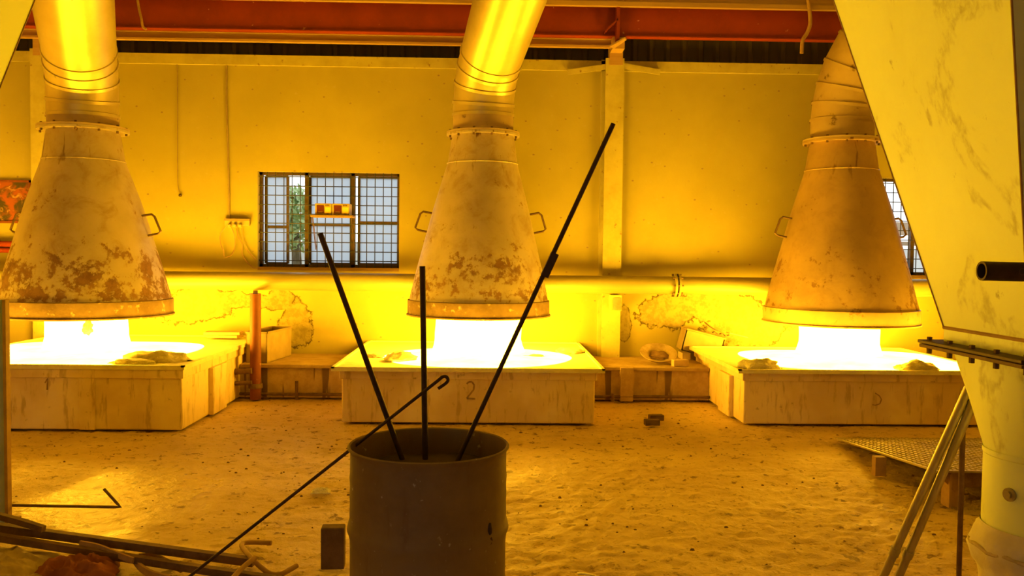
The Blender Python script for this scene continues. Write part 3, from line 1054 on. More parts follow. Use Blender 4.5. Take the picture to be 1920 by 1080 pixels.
# ================================================================== HOPPERS
def hopper(xc, yc, side, lab):
    root = thing('hopper', (xc, yc, 0), lab, 'hopper')
    h2 = .29
    zf, zt_ = 1.245, 3.6
    k = .248
    def sq(h, z):
        return [Vector((xc - h, yc - h, z)), Vector((xc + h, yc - h, z)), Vector((xc + h, yc + h, z)), Vector((xc - h, yc + h, z))]
    b = MB()
    hu = h2 + k * (zt_ - zf - .06)
    vs = sq(h2, zf + .06) + sq(hu, zt_) + sq(hu, zt_ + .6) + sq(h2, zf)
    fs = []
    for a, b2 in ((0, 4), (4, 8), (12, 0)):
        for q in range(4):
            q2 = (q + 1) % 4
            fs.append((a + q, a + q2, b2 + q2, b2 + q))
    fs.append((8, 9, 10, 11))
    b.add(vs, fs)
    b.build('body', M['hopper'], root)
    sm = MB()
    for q in range(4):
        sm.tube([vs[q], vs[(q + 1) % 4]], .008, 6)
        sm.tube([vs[q], vs[4 + q]], .004, 6)
    sm.build('weld_seam', M['edge'], root, True)
    fl2 = MB()
    fl2.box((xc - h2 - .075, yc - h2 - .075, zf - .012), (xc + h2 + .075, yc + h2 + .075, zf + .002))
    pfl = fl2.build('flange', M['darkrod'], root, bevel=.003)
    MB().box((xc - h2 - .07, yc - h2 - .07, zf - .030), (xc + h2 + .07, yc + h2 + .07, zf - .015)).build('flange', M['rustbar'], root, bevel=.003)
    n = 4
    for q in range(n):
        for ed in range(4):
            t = -h2 - .035 + (2 * h2 + .07) * q / n
            px, py = [(t, -h2 - .042), (h2 + .042, t), (-t, h2 + .042), (-h2 - .042, -t)][ed]
            MB().tube([(xc + px, yc + py, zf - .055), (xc + px, yc + py, zf + .016)], .011, 6).build('bolt', M['rustbar'], pfl)
    # square to round funnel
    fn = MB()
    seg = 48
    rp_ = .237
    zb, zp = zf - .032, .84
    top, bot, low, lip = [], [], [], []
    for q in range(seg):
        a = 2 * math.pi * (q + .5) / seg
        c, s = math.cos(a), math.sin(a)
        e = (h2 - .015) / max(abs(c), abs(s))
        top.append(Vector((xc + e * c, yc + e * s, zb)))
        bot.append(Vector((xc + rp_ * c, yc + rp_ * s, zp)))
    mid = [t.lerp(b_, .5) for t, b_ in zip(top, bot)]
    fn.add(top + mid + bot, [(r * seg + q, r * seg + (q + 1) % seg, (r + 1) * seg + (q + 1) % seg, (r + 1) * seg + q) for r in range(2) for q in range(seg)])
    fn.build('funnel', M['hopper'], root, True, auto=25)
    MB().lathe((xc, yc, 0), [(rp_ + .004, .845), (rp_ + .004, .825), (rp_, .82), (rp_, .40), (rp_ - .02, .40)], 48).build('outlet_pipe', M['hopper'], root, True)
    a = R(203)
    p = Vector((xc + rp_ * math.cos(a), yc + rp_ * math.sin(a), .695))
    d = Vector((math.cos(a), math.sin(a), 0))
    MB().tube([p - d * .01, p + d * .008], .026, 20).tube([p, p + d * .02], .015, 6).build('plug', M['galv'], root)
    # cloth bag tied on the outlet
    bgr = thing('cloth_bag', (xc, yc, 0), 'cream cloth bag tied around the %s outlet' % ('right hopper' if side > 0 else 'left hopper'), 'bag')
    bm_ = MB()
    prof = [(rp_ + .004, .545), (rp_ + .006, .53), (rp_ + .008, .515), (rp_ + .018, .49), (rp_ + .028, .44), (rp_ + .012, .39), (rp_ - .01, .35), (rp_ - .012, .26), (rp_ + .0, .13), (rp_ - .01, .03), (rp_ - .06, .0)]
    seg = 72
    vs = []
    for r, z in prof:
        for q in range(seg):
            a = 2 * math.pi * q / seg
            w = .55 * mnoise.noise(Vector((math.cos(a) * 5, math.sin(a) * 5, z * 9 + side))) + .45 * mnoise.noise(Vector((math.cos(a) * 11, math.sin(a) * 11, z * 14)))
            amp = 0 if z > .525 else (.034 if z > .01 else .0)
            rr = max(r + amp * (w + .25), rp_ + .003 if z > .40 else 0)
            vs.append(Vector((xc + rr * math.cos(a), yc + rr * math.sin(a), z)))
    bm_.add(vs, [(r * seg + q, r * seg + (q + 1) % seg, (r + 1) * seg + (q + 1) % seg, (r + 1) * seg + q) for r in range(len(prof) - 1) for q in range(seg)] + [tuple((len(prof) - 1) * seg + q for q in range(seg))])
    bm_.build('bag', M['bag'], bgr, True, auto=80)
    rpm = MB()
    rr = rp_ + .038
    rpm.tube([(xc + rr * math.cos(2 * math.pi * q / 40), yc + rr * math.sin(2 * math.pi * q / 40), .455 + .006 * math.sin(q * 1.7)) for q in range(40)], .008, 6, closed=True)
    a = R(235)
    s0 = Vector((xc + (rr + .01) * math.cos(a), yc + (rr + .01) * math.sin(a), .455))
    rpm.tube(smoothpath([s0, s0 + Vector((-.01, -.015, -.05)), s0 + Vector((.005, -.018, -.13)), s0 + Vector((-.005, -.012, -.2))]), .010, 6)
    rpm.build('tie_rope', M['rope'], bgr, True)
    return root


hopper(2.22, 3.29, 1, 'big grey steel hopper at the right edge of the hall')
hopper(-2.70, 3.29, -1, 'grey hopper corner at the upper left edge of the view')
tz = P(1840, 508, 2.88)
sp = thing('steel_pipe', (tz.x, tz.y, tz.z), 'dark open-ended pipe across the front of the right hopper', 'pipe')
hp = MB()
a_, b_ = tz, tz + Vector((.95, -.01, -.012))
seg = 28
for cpt, rr in ((a_, .033), (b_, .033), (b_, .026), (a_, .026)):
    for q in range(seg):
        t = 2 * math.pi * q / seg
        hp.v.append(cpt + Vector((0, rr * math.cos(t), rr * math.sin(t))))
for r in range(4):
    for q in range(seg):
        hp.f.append((r * seg + q, r * seg + (q + 1) % seg, ((r + 1) % 4) * seg + (q + 1) % seg, ((r + 1) % 4) * seg + q))
hp.build('tube', M['darkrod'], sp, True)
mk = MB()
pc = tz + Vector((.122, -.0335, -.001))
mk.tube([pc + Vector((.011 * math.cos(t), 0, .011 * math.sin(t))) for t in [R(60 + 24 * k) for k in range(11)]], .0012, 5)
mk.tube([pc + Vector((.019, 0, -.009)), pc + Vector((.019, 0, .009))], .0012, 5)
mk.build('stamped_mark', M['rustbar'], sp)

# ================================================================== DRUM AND RODS
DX, DY, DR, DH = -.222, 3.11, .2925, .90
dr = thing('oil_drum', (DX, DY, 0), 'open rusty steel drum in the foreground holding upright rods', 'drum')
prof = [(0.0, .012), (DR - .02, .012), (DR - .004, 0), (DR, .015), (DR - .002, .03)]
z = .03
for k in range(45):
    z = .03 + (.83) * k / 44
    w = 0
    for zc in (.30, .60):
        w += .011 * math.exp(-((z - zc) / .022) ** 2)
    for zc in (.66, .72, .78, .10, .16, .22):
        w += .0022 * math.exp(-((z - zc) / .012) ** 2)
    prof.append((DR - .008 + w, z))
prof += [(DR - .008, DH - .022), (DR - .004, DH - .016), (DR + .001, DH - .010), (DR + .002, DH - .004), (DR - .003, DH), (DR - .009, DH - .003), (DR - .011, DH - .012)]
prof += [(DR - .012, DH - .05), (DR - .012, .70)]
MB().lathe((DX, DY, 0), prof, 80).build('shell', M['drum'], dr, True)
fi = MB()
fi.v.append(Vector((DX, DY, .79)))
for a in range(1, 9):
    for k in range(40):
        t = 2 * math.pi * k / 40
        rr = (DR - .013) * a / 8
        fi.v.append(Vector((DX + rr * math.cos(t), DY + rr * math.sin(t), .80 + .012 * mnoise.noise(Vector((rr * math.cos(t) * 9, rr * math.sin(t) * 9, 2))))))
for k in range(40):
    fi.f.append((0, 1 + k, 1 + (k + 1) % 40))
for a in range(7):
    for k in range(40):
        p, q = 1 + a * 40 + k, 1 + a * 40 + (k + 1) % 40
        fi.f.append((p, p + 40, q + 40, q))
fi.build('filling', M['soil'], dr, True)
dent = MB()
a = R(-38)
for q in range(2):
    pc = Vector((DX + (DR - .006) * math.cos(a), DY + (DR - .006) * math.sin(a), .60 + .04 * q))
    dent.blob(pc, (.010, .008, .016 + .01 * q), 3 + q, .4, 2, 2)
dent.build('bung', M['darkrod'], dr, True)


def rod(name, a, b, r, lab, mat='darkrod', extra=None):
    t = thing(name, a, lab, 'rod', 'long stirring rods at the drum')
    MB().tube([a, a.lerp(b, .5), b], r, 12).build('shaft', M[mat], t, True)
    return t


a_, b_ = G(757, 868, .79), P(600, 437, 3.18)
rod('stirring_rod', a_, b_, .0105, 'dark iron rod leaning left out of the drum')
a_, b_ = G(797.5, 868, .79), P(792, 499, 3.22)
rod('stirring_rod', a_, b_, .0115, 'dark iron rod standing upright in the drum')
a_, b_ = G(856, 868, .79), P(1150, 232, 3.26)
t = rod('stirring_rod', a_, b_, .0095, 'longest dark iron rod leaning right out of the drum')
s0, s1 = P(1016, 520, 3.262), P(1038, 477, 3.262)
d = (b_ - a_).normalized()
s0 = a_ + d * ((s0 - a_).dot(d))
s1 = a_ + d * ((s1 - a_).dot(d))
off = Vector((.012, -.012, .006))
MB().bar(s0 + off * .6, s1 + off * .6, .030, .040, (0, 1, 0)).build('sleeve', M['darkrod'], t)
# hooked rod lying across the drum's left rim, its foot on the floor
hk = thing('hooked_rod', (-1.6, 3.12, 0), 'thin hooked iron rod leaning across the left rim of the drum', 'rod')
A = P(120, 1270, 3.16)
A.z = .008
T = P(822, 713, 3.17)
mid = P(650, 848, 3.165)
pts = [A, A.lerp(T, .25), A.lerp(T, .5), A.lerp(T, .75), T]
dx_ = (T - A).normalized()
nn = Vector((-dx_.z, 0, dx_.x)) * -1
loop = [T + dx_ * .018 + nn * -.001, T + dx_ * .030 + nn * .006, T + dx_ * .030 + nn * .020, T + dx_ * .016 + nn * .026, T - dx_ * .02 + nn * .024]
MB().tube(pts + smoothpath(loop, 4), .0062, 10).build('shaft', M['darkrod'], hk, True)

# ================================================================== RIGHT FOREGROUND: RAMP, POLES
C0, C1 = G(1563, 820, .03), Vector((2.85, 5.32, .245))
XR_ = 4.7
ra = thing('checker_ramp', (3.7, 6.4, 0), 'low ramp of checkered steel plate in front of the right furnace', 'ramp')
rm = MB()
th = .012
vs = [Vector((C0.x, C0.y, C0.z)), Vector((XR_, C0.y, C0.z)), Vector((XR_, C1.y, C1.z)), Vector((C1.x, C1.y, C1.z))]
rm.add(vs + [v - Vector((0, 0, th)) for v in vs], [(0, 1, 2, 3), (7, 6, 5, 4), (0, 4, 5, 1), (1, 5, 6, 2), (2, 6, 7, 3), (3, 7, 4, 0)])
ny_, nx2 = 50, 42
e0, e1 = vs[3], vs[0]
for j in range(1, ny_):
    u = j / ny_
    yy = C1.y + (C0.y - C1.y) * u
    zz_ = C1.z + (C0.z - C1.z) * u
    xl = C1.x + (C0.x - C1.x) * u + .03
    sl_ = (C0.z - C1.z) / (C0.y - C1.y)
    for i in range(nx2):
        xx = xl + i * .046
        if xx > XR_ - .03:
            break
        a = R(45) if (i + j) % 2 else R(-45)
        ca, sa_ = math.cos(a), math.sin(a)
        q = []
        for lx_, ly_, h_ in ((-.021, 0, 0), (0, -.008, 0), (.021, 0, 0), (0, .008, 0), (-.010, 0, .006), (.010, 0, .006)):
            X_, Y_ = lx_ * ca - ly_ * sa_, lx_ * sa_ + ly_ * ca
            q.append(Vector((xx + X_, yy + Y_, zz_ + Y_ * sl_ + h_)))
        rm.add(q, [(0, 1, 5, 4), (1, 2, 5), (2, 3, 4, 5), (3, 0, 4)])
rm.build('plate', M['checker'], ra)
fx0 = P(1806, 900, 5.35).x
MB().box((fx0, 5.335, .135), (XR_, 5.40, .236)).build('front_beam', M['rustbar'], ra)


def zpl(y):
    return C1.z + (C0.z - C1.z) * (y - C1.y) / (C0.y - C1.y) - th


for (lx, ly) in ((2.86, 6.15), (XR_ - .08, 6.15)):
    MB().box((lx - .035, ly - .03, 0), (lx + .045, ly + .03, zpl(ly + .03) - .001)).build('leg', M['edge'], ra)
for lx in (P(1796, 930, 5.33).x, XR_ - .1):
    MB().box((lx - .035, 5.37, 0), (lx + .035, 5.44, zpl(5.44) - .001)).box((lx - .05, 5.34, 0), (lx - .035, 5.44, zpl(5.44) - .001)).build('leg', M['edge'], ra)
gs = MB()
lx = P(1786, 900, 5.4).x
gs.add([(lx, 5.36, .10), (lx, 5.36, .225), (lx - .14, 5.36, .225), (lx, 5.37, .10), (lx, 5.37, .225), (lx - .14, 5.37, .225)], [(0, 1, 2), (5, 4, 3), (0, 3, 4, 1), (1, 4, 5, 2), (2, 5, 3, 0)])
gs.build('gusset', M['edge'], ra)

for (tx, ty, bx, by, lab, sh) in ((1812, 737, 1650, 1095, 'left one of two long pipes leaning on the right hopper', 0), (1821, 762, 1679, 1095, 'right one of two long pipes leaning on the right hopper', 1)):
    Tp = P(tx, ty, 3.66)
    Bp = P(bx, by, 4.02)
    d = (Bp - Tp)
    Bp = Tp + d * (Tp.z - .012) / (Tp.z - Bp.z) if Bp.z != Tp.z else Bp
    up = Tp - d.normalized() * .03
    t = thing('leaning_pipe', (Bp.x, Bp.y, 0), lab, 'pipe', 'pipes leaning on the right hopper')
    MB().tube([Bp, up], .0195, 16).build('tube', M['galv'], t, True)
    cp = Bp.lerp(up, .17)
    MB().tube([cp, cp + (up - Bp).normalized() * .04], .024, 16).build('coupling', M['galv'], t, True)
Tp, Bp = P(1806, 770, 3.70), P(1797, 1110, 4.02)
Bp.z = .002
tag(MB().tube([Bp, Tp], .0125, 12).build('iron_bar', M['rustbar'], None, True), 'thin upright iron bar behind the two leaning pipes', 'bar')

# ================================================================== THINGS ON THE BENCHES
def trough(cx, cy, sx, sy, h, rot, lab, z0=PLZ, tilt=0.0):
    t = thing('trough', (cx, cy, z0), lab, 'trough', 'metal troughs on the masonry bench')
    mt = Matrix.Translation((cx, cy, z0)) @ Matrix.Rotation(rot, 4, 'Z') @ Matrix.Rotation(tilt, 4, 'Y')
    m_ = MB()
    w = .012
    m_.box((-sx, -sy, .001), (sx, sy, w), mt)
    for lo, hi in (((-sx, -sy), (sx, -sy + w)), ((-sx, sy - w), (sx, sy)), ((-sx, -sy), (-sx + w, sy)), ((sx - w, -sy), (sx, sy))):
        m_.box((*lo, .001), (*hi, h), mt)
    m_.build('tub', M['trough'], t)
    r_ = MB()
    q = [mt @ Vector(p) for p in ((-sx, -sy, h), (sx, -sy, h), (sx, sy, h), (-sx, sy, h))]
    for k in range(4):
        r_.tube([q[k], q[(k + 1) % 4]], .011, 8)
    r_.build('rim', M['trough'], t, True)
    return t, mt


trough(-2.515, 9.74, .12, .36, .335, R(-8), 'grey metal trough on the bench behind the red post')
trough(2.475, 10.12, .235, .145, .26, R(0), 'tilted metal trough of scrap beside the right furnace', PLZ + .058, R(14))
tag(MB().box((2.27, 10.0, PLZ), (2.37, 10.24, PLZ + .078)).build('brick', M['palebrick'], None, bevel=.005), 'pale brick propping up the tilted scrap trough', 'brick')
rng = random.Random(8)
for k, lab in enumerate(('curled dark scrap plate standing in the trough by the right furnace', 'charred scrap strip lying across the trough by the right furnace', 'flat pale scrap sheet on the trough by the right furnace')):
    c = (P(1336, 619, 10.10), P(1352, 627, 10.08), P(1382, 629, 10.10))[k]
    s = MB()
    nseg = 8
    for q in range(nseg + 1):
        u = q / nseg - .5
        for v in (-.5, .5):
            if k == 0:
                s.v.append(Vector((c.x + u * .16, c.y + v * .10 - u * .05, c.z + .03 - u * .10 + .05 * u * u)))
            elif k == 1:
                s.v.append(Vector((c.x + u * .20, c.y + v * .06, c.z - u * .04 + .012 * math.sin(q * 1.7))))
            else:
                s.v.append(Vector((c.x + u * .22, c.y + v * .16, c.z + .012 - u * .05)))
    for q in range(nseg):
        s.f.append((2 * q, 2 * q + 2, 2 * q + 3, 2 * q + 1))
    o = s.build('scrap_piece', M['char'] if k < 2 else M['palebrick'])
    md = o.modifiers.new('thick', 'SOLIDIFY')
    md.thickness = .008
    tag(o, lab, 'scrap', 'scrap in the trough')
for k, lab in enumerate(('upper loose slab on the left furnace rear corner', 'lower loose slab on the left furnace rear corner')):
    x_, y_ = ((425, 619), (432, 625))[k]
    c = P(x_, y_, 10.0)
    zb_ = FURN[0]['zt'] + .006
    mt = Matrix.Translation((c.x - .02, 10.0, zb_ + (.036 if k == 0 else 0))) @ Matrix.Rotation(R(4 - 9 * k), 4, 'Z')
    tag(MB().box((-.22, -.10, 0), (.19 - .05 * k, .10, .034), mt).build('slab', M['palebrick'], None, bevel=.005), lab, 'slab', 'loose slabs on the left furnace')
# tilted bowl leaning on the wall
bc = G(1237, 683, PLZ)
bl_ = MB()
prof = [(0, 0), (.10, .004), (.16, .028), (.195, .065), (.212, .072), (.210, .079), (.186, .070), (.15, .036), (.095, .014), (0, .011)]
mt = Matrix.Translation((bc.x, bc.y + .09, PLZ + .098)) @ Matrix.Rotation(R(24), 4, 'X')
tmp = MB().lathe((0, 0, -.045), prof, 40)
bo = thing('metal_bowl', (bc.x, bc.y, PLZ), 'dented metal bowl tilted towards the room on the right bench', 'bowl')
bl_.add([mt @ v for v in tmp.v], tmp.f)
bl_.build('bowl', M['bowl'], bo, True)
tmp = MB().blob((0.02, .03, -.028), (.11, .10, .02), 5, .6, 2.5, 3)
q_ = MB().add([mt @ v for v in tmp.v], tmp.f)
q_.build('residue', M['char'], bo, True)
c = G(1277, 688, PLZ)
mt = Matrix.Translation((c.x, c.y + .06, PLZ)) @ Matrix.Rotation(R(6), 4, 'Z')
tag(MB().box((-.085, -.05, 0), (.085, .05, .075), mt).build('brick', M['palebrick'], None, bevel=.006), 'pale fire brick on the bench beside the tilted bowl', 'brick')

# ================================================================== THINGS ON THE BACK WALL
def walltube(pts, r, Y=YW - .012):
    return MB().tube(smoothpath([P(x_, y_, Y) for x_, y_ in pts], 6), r, 8)


tag(walltube(((425, 104), (425, 200), (428, 300), (430, 410)), .011).build('conduit', M['wire'], None, True), 'vertical cable conduit down to the wall socket board', 'conduit')
co = thing('hanging_cord', P(333, 100, YW - .012), 'thin cord down the wall ending in a small knob', 'cord')
walltube(((332, 102), (333, 200), (333, 330), (335, 355), (338, 364)), .0055).build('cord', M['wire'], co, True)
MB().blob(P(338, 366, YW - .012), (.02, .014, .02), 1, .1, 1, 2).build('knob', M['darkrod'], co, True)
sa, sb_ = P(422, 423, YW - .03), P(468, 412, YW - .03)
so = thing('socket_board', ((sa.x + sb_.x) / 2, YW, sa.z), 'wall socket board with plugged cables left of the barred window', 'socket')
MB().box((sa.x, YW - .05, sa.z), (sb_.x, YW - .001, sb_.z), None).build('case', M['plastic'], so, bevel=.005)
MB().box((sa.x - .005, YW - .055, sb_.z - .015), (sb_.x + .005, YW - .001, sb_.z + .01)).build('top_cover', M['board'], so)
for q in range(3):
    c = P(430 + q * 10, 423, YW - .07)
    MB().box((c.x - .018, YW - .085, c.z - .02), (c.x + .018, YW - .05, c.z + .015)).build('plug', M['plastic'], so, bevel=.004)
for lab, pts in (('looping cable under the socket board, left loop', ((424, 424), (413, 440), (414, 458), (419, 470), (420, 482))),
                 ('looping cable under the socket board, middle loop', ((434, 426), (440, 444), (440, 462), (434, 478), (421, 483))),
                 ('long cable from the socket board over the window corner', ((443, 428), (447, 444), (454, 458), (454, 476), (462, 490), (475, 502), (483, 503))),
                 ('faint cable from the socket board to the sill', ((453, 428), (456, 450), (463, 468), (473, 480), (480, 487)))):
    tag(walltube(pts, .006, YW - .06 if 'loop' in lab else YW - .03).build('cable', M['edge'], None, True), lab, 'cable', 'cables under the socket board')
# meters on their shelf before the window
sh = thing('meter_shelf', P(622, 402, YW - .12), 'small wooden shelf wired to the window bars under the meters', 'shelf')
s0, s1 = P(584, 404, YW - .12), P(663, 404, YW - .12)
zs = s0.z
MB().box((s0.x, YW - .20, zs - .02), (s1.x, YW + .05, zs + .004)).build('shelf_board', M['board'], sh, bevel=.003)
wv = MB()
wv.tube([(s0.x + .03, YW - .18, zs - .02), P(594, 470, YW + .03)], .0045, 6).tube([P(585, 406, YW - .1), P(592, 468, YW + .03)], .005, 6)
wv.tube([(s1.x - .02, YW - .15, zs - .02), P(664, 470, YW + .03)], .0045, 6)
wv.build('stay', M['darkrod'], sh)
for k, (xa, xb, lab) in enumerate(((590.5, 621.5, 'left of two meters with dark red displays on the window shelf'), (622.5, 655, 'right of two meters with dark red displays on the window shelf'))):
    yF = YW - .165
    a_, b_ = P(xa, 400.5, yF), P(xb, 379, yF)
    z0 = zs + .005
    z1 = z0 + (b_.z - a_.z)
    t = thing('panel_meter', ((a_.x + b_.x) / 2, yF, z0), lab, 'meter', 'meters on the window shelf')
    MB().box((a_.x, yF, z0), (b_.x, YW + .02, z1)).build('case', M['meter'], t, bevel=.004)
    w, h = b_.x - a_.x, z1 - z0
    dsp = MB().box((a_.x + w * .11, yF - .004, z0 + h * .14), (a_.x + w * .55, yF + .004, z1 - h * .17)).build('display', M['meter_win'], t)
    MB().box((a_.x + w * .60, yF - .004, z0 + h * .16), (a_.x + w * .95, yF + .004, z1 - h * .32)).build('label_plate', M['meter_lab'], t)
    kn = MB()
    for q in range(3):
        kn.box((a_.x + w * (.64 + .09 * q), yF - .006, z1 - h * .22), (a_.x + w * (.69 + .09 * q), yF + .002, z1 - h * .13))
    kn.box((a_.x + w * .70, yF - .006, z0 + h * .09), (a_.x + w * .85, yF + .002, z0 + h * .15))
    kn.build('button', M['winframe'], t)
    MB().box((a_.x + w * .2, yF - .006, z0 + h * .24), (a_.x + w * .46, yF + .001, z0 + h * .30)).build('display_strip', M['board'], dsp)

# picture, red bar and bracket left of the left column
pa, pb2 = P(-4, 418, YW - .04), P(57, 338, YW - .04)
pic = thing('framed_picture', ((pa.x + pb2.x) / 2, YW - .02, pa.z), 'framed red and orange picture on the wall left of the column', 'picture')
pxl = pb2.x - .66
f = MB()
for lo, hi in (((pxl, pa.z), (pb2.x, pa.z + .025)), ((pxl, pb2.z - .025), (pb2.x, pb2.z)), ((pxl, pa.z), (pxl + .025, pb2.z)), ((pb2.x - .025, pa.z), (pb2.x, pb2.z))):
    f.box((lo[0], YW - .03, lo[1]), (hi[0], YW - .002, hi[1]))
f.build('frame', M['redpost'], pic)
MB().box((pxl + .025, YW - .016, pa.z + .025), (pb2.x - .025, YW - .003, pb2.z - .025)).build('print', M['picture'], pic)
za = P(10, 462, YW - .05).z
rbr = thing('red_bar', (-6.2, YW - .08, za), 'red bar fixed along the wall under the framed picture', 'bar')
MB().tube([(XL + .02, YW - .07, za + .03), (P(55, 462, YW).x, YW - .07, za + .03)], .035, 14).tube([(XL + .02, YW - .07, za - .045), (P(52, 462, YW).x, YW - .07, za - .045)], .03, 14).build('bar', M['girder'], rbr, True)
MB().box((-6.35, YW - .08, za - .09), (-6.31, YW - .001, za + .36)).box((-5.95, YW - .08, za - .09), (-5.91, YW - .001, za + .2)).build('bracket', M['edge'], rbr)

# ================================================================== LEFT FOREGROUND
e = G(15, 985, 0)
ex, ey = e.x, e.y
scn = thing('sheet_screen', (ex - .4, ey, 0), 'upright grey metal sheet with rusty edge at the left border', 'screen')
ztop = P(8, 562, ey).z
MB().box((ex - .9, ey - .004, .0), (ex - .012, ey + .008, ztop)).build('sheet', M['screen'], scn)
MB().box((ex - .014, ey - .006, 0), (ex + .004, ey + .035, ztop)).box((ex - .05, ey - .10, 0), (ex, ey + .14, .012)).build('edge_angle', M['edge'], scn)
MB().box((ex - .075, ey - .03, P(3, 598, ey).z), (ex - .04, ey - .003, P(3, 577, ey).z)).build('latch', M['plastic'], scn)

hr = MB()
q0, q1, q2 = P(-60, 945, 4.72), P(226, 951, 4.72), P(196, 917, 4.80)
q0.z = q1.z = .10
q2.z = .22
q1 = G(226, 951, .10)
q0 = G(-60, 946, .10)
q2 = P(195, 917, q1.y + .03)
hr.tube([q0, q1 + (q0 - q1).normalized() * .03, q1, q1 + (q2 - q1).normalized() * .03, q2], .0085, 10)
tag(hr.build('bent_rod', M['rustbar'], None, True), 'thin rod with a bent end jutting from the left border over the floor', 'rod')
lg = MB()


def barthing(name, pts, w, h, lab, mat='rustbar', z=None, cat='bar', rnd=False):
    b = MB()
    P3 = [G(x_, y_, zz_) for x_, y_, zz_ in pts]
    if rnd:
        b.tube(smoothpath(P3, 6), w / 2, 10)
    else:
        pth = smoothpath(P3, 6) if len(P3) > 2 else P3
        vs = []
        n = len(pth)
        for k, p in enumerate(pth):
            d = (pth[min(k + 1, n - 1)] - pth[max(k - 1, 0)]).normalized()
            s = d.cross(Vector((0, 0, 1))).normalized()
            u = s.cross(d).normalized()
            for i_, j_ in ((-1, -1), (1, -1), (1, 1), (-1, 1)):
                vs.append(p + s * (w / 2 * i_) + u * (h / 2 * j_))
        fs = [(3, 2, 1, 0), tuple((n - 1) * 4 + q for q in range(4))]
        for k in range(n - 1):
            for q in range(4):
                q2_ = (q + 1) % 4
                fs.append((k * 4 + q, k * 4 + q2_, k * 4 + 4 + q2_, k * 4 + 4 + q))
        b.add(vs, fs)
    return tag(b.build(name, M[mat], None, rnd), lab, cat, 'scrap bars on the floor at the lower left')


barthing('steel_bar', ((-60, 981, .16), (476, 1054, .022)), .040, .040, 'long square bar at lower left, the farthest of the scrap bars')
barthing('steel_bar', ((-40, 999, .13), (20, 1011, .115), (240, 1046, .05), (400, 1071, .03), (580, 1096, .022)), .036, .036, 'long bar at lower left nearer than the square one')
barthing('steel_bar', ((-50, 955, .22), (30, 976, .20), (82, 992, .17)), .030, .030, 'short flat bar on top of the scrap bars at the left border')
barthing('bent_strap', ((150, 1019, .10), (185, 1026, .09), (215, 1038, .07), (250, 1051, .05)), .012, .030, 'short bent strap lying between the two long bars', 'edge')
barthing('bent_strap', ((252, 1050, .02), (264, 1064, .02), (285, 1077, .02), (320, 1086, .02)), .014, .036, 'curved strap end emerging under the nearer long bar', 'edge')
barthing('bent_strap', ((262, 1043, .018), (285, 1042, .03), (310, 1052, .022), (340, 1068, .018)), .012, .030, 'humped strap against the nearer long bar', 'edge')
barthing('bent_rod', ((509, 1018, .013), (466, 1017, .013), (453, 1022, .02), (462, 1036, .04), (475, 1050, .05), (490, 1064, .03), (508, 1076, .013), (528, 1076, .013), (556, 1061, .013)), .026, .026, 'zigzag bent rod on the floor left of the standing brick', 'edge', rnd=True)
barthing('bent_rod', ((478, 1046, .075), (460, 1060, .07), (440, 1080, .06), (425, 1100, .05)), .026, .026, 'short rod crossing over the zigzag rod', 'edge', rnd=True)


def crumple(name, cx, cy, sx, sy, h, seed, mat, lab, cat, rot=0.0):
    n = 46
    b = MB()
    ca, sa_ = math.cos(rot), math.sin(rot)
    for j in range(n + 1):
        for i in range(n + 1):
            u, v = i / n * 2 - 1, j / n * 2 - 1
            r = max(abs(u), abs(v))
            q = Vector((u * 1.7 + seed * 3, v * 1.7 - seed, seed))
            rid = 1 - abs(mnoise.noise(q * 1.3)) * 2
            rid2 = 1 - abs(mnoise.noise(q * 3.1 + Vector((3, 1, 2)))) * 2
            env = max(0, 1 - r ** 3)
            z = .006 + env * h * (.35 + .55 * rid * .8 + .28 * rid2 * .7)
            ox = .12 * mnoise.noise(q * 1.5 + Vector((9, 0, 0)))
            oy = .12 * mnoise.noise(q * 1.5 + Vector((0, 9, 0)))
            X, Y = (u + ox) * sx, (v + oy) * sy
            b.v.append(Vector((cx + X * ca - Y * sa_, cy + X * sa_ + Y * ca, max(z, .004))))
    for j in range(n):
        for i in range(n):
            a = j * (n + 1) + i
            b.f.append((a, a + 1, a + n + 2, a + n + 1))
    o = b.build(name, M[mat], None, True, auto=75)
    md = o.modifiers.new('thick', 'SOLIDIFY')
    md.thickness = .004
    return tag(o, lab, cat)


c = G(20, 1040, .05)
crumple('sack', c.x - .12, c.y - .08, .34, .22, .10, 2.3, 'sack', 'pale crumpled woven sack under the scrap bars at the left border', 'sack', R(-10))
c = G(30, 1085, .02)
crumple('sack', c.x - .1, c.y - .22, .36, .20, .10, 6.1, 'sack', 'second pale crumpled sack at the lower left corner', 'sack', R(8))
c = G(150, 1062, .03)
crumple('rag', c.x, c.y - .05, .19, .15, .10, 4.7, 'rag', 'crumpled rust red cloth beside the pale sacks', 'cloth', R(20))

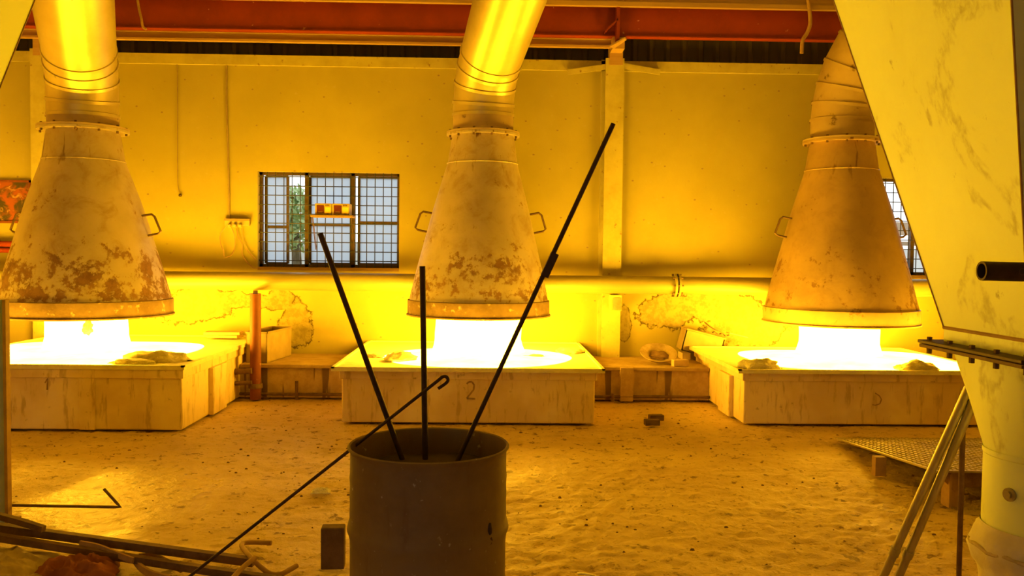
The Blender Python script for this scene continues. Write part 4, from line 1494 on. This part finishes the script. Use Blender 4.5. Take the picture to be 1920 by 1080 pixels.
# standing brick, litter, floor bricks
c = G(622, 1069, 0)
t = Matrix.Translation((c.x, c.y + .04, 0)) @ Matrix.Rotation(R(4), 4, 'Z')
tag(MB().box((-.058, -.0375, 0), (.058, .0375, .212), t).build('brick', M['brick'], None, bevel=.006), 'dark fire brick standing on end left of the drum', 'brick', 'dark bricks on the floor')
c = G(600, 926, 0)
crumple('paper_scrap', c.x, c.y + .03, .062, .045, .03, 8.2, 'paper', 'small crumpled white paper on the floor left of the drum', 'paper', R(5))
for x_, y_, rt, zz_, lab in ((1224, 799, 3, 0, 'nearer of two dark bricks on the floor right of the middle furnace'), (1229, 793, 8, 0, 'farther of two dark bricks on the floor right of the middle furnace')):
    c = G(x_, y_, 0)
    t = Matrix.Translation((c.x + (0 if rt == 3 else .03), c.y + (.05 if rt == 3 else .13), 0)) @ Matrix.Rotation(R(rt), 4, 'Z')
    tag(MB().box((-.07, -.0375, 0), (.07, .0375, .055), t).build('brick', M['brick'], None, bevel=.005), lab, 'brick', 'dark bricks on the floor')
c = G(1105, 1079, .01)
s = MB()
for q in range(9):
    u = q / 8 - .5
    for v in (-.5, .5):
        s.v.append(Vector((c.x + u * .11, c.y - u * .06 + v * .028, .006 + .03 * (.25 - u * u))))
for q in range(8):
    s.f.append((2 * q, 2 * q + 2, 2 * q + 3, 2 * q + 1))
o = s.build('metal_chip', M['paper'], None, True)
md = o.modifiers.new('thick', 'SOLIDIFY')
md.thickness = .003
tag(o, 'curved pale metal chip on the floor right of the drum', 'chip')

# grit scattered over the floor: nobody could count it
gr = MB()
rng = random.Random(21)
for k in range(700):
    x = rng.uniform(-4.5, 5.0)
    y = rng.uniform(3.4, 9.1)
    if any(F_['x0'] - .1 < x < F_['x1'] + .1 and y > F_['yf'] - .08 for F_ in FURN):
        continue
    if (x > 2.6 and 5.1 < y < 7.8) or (x - DX) ** 2 + (y - DY) ** 2 < .16:
        continue
    if (x < -2.0 and y < 5.2) or y > 9.1:
        continue
    if mnoise.noise(Vector((x * .9, y * .9, 3))) + rng.uniform(-.35, .35) < -.05:
        continue
    s = rng.choice((.004, .006, .006, .008, .010, .014)) * rng.uniform(.7, 1.2)
    a = rng.uniform(0, 6.28)
    hh = s * rng.uniform(.5, .9)
    base = [Vector((x + s * rng.uniform(.7, 1.3) * math.cos(a + q * 1.257), y + s * rng.uniform(.5, 1) * math.sin(a + q * 1.257), 0.0)) for q in range(5)]
    tp_ = [b_.lerp(Vector((x, y, 0)), .45) + Vector((0, 0, hh)) for b_ in base]
    gr.add(base + tp_, [(q, (q + 1) % 5, 5 + (q + 1) % 5, 5 + q) for q in range(5)] + [(5, 6, 7, 8, 9)])
tag(gr.build('floor_grit', M['grit']), 'dark grit and cinders scattered over the dusty floor', 'grit', None, 'stuff')
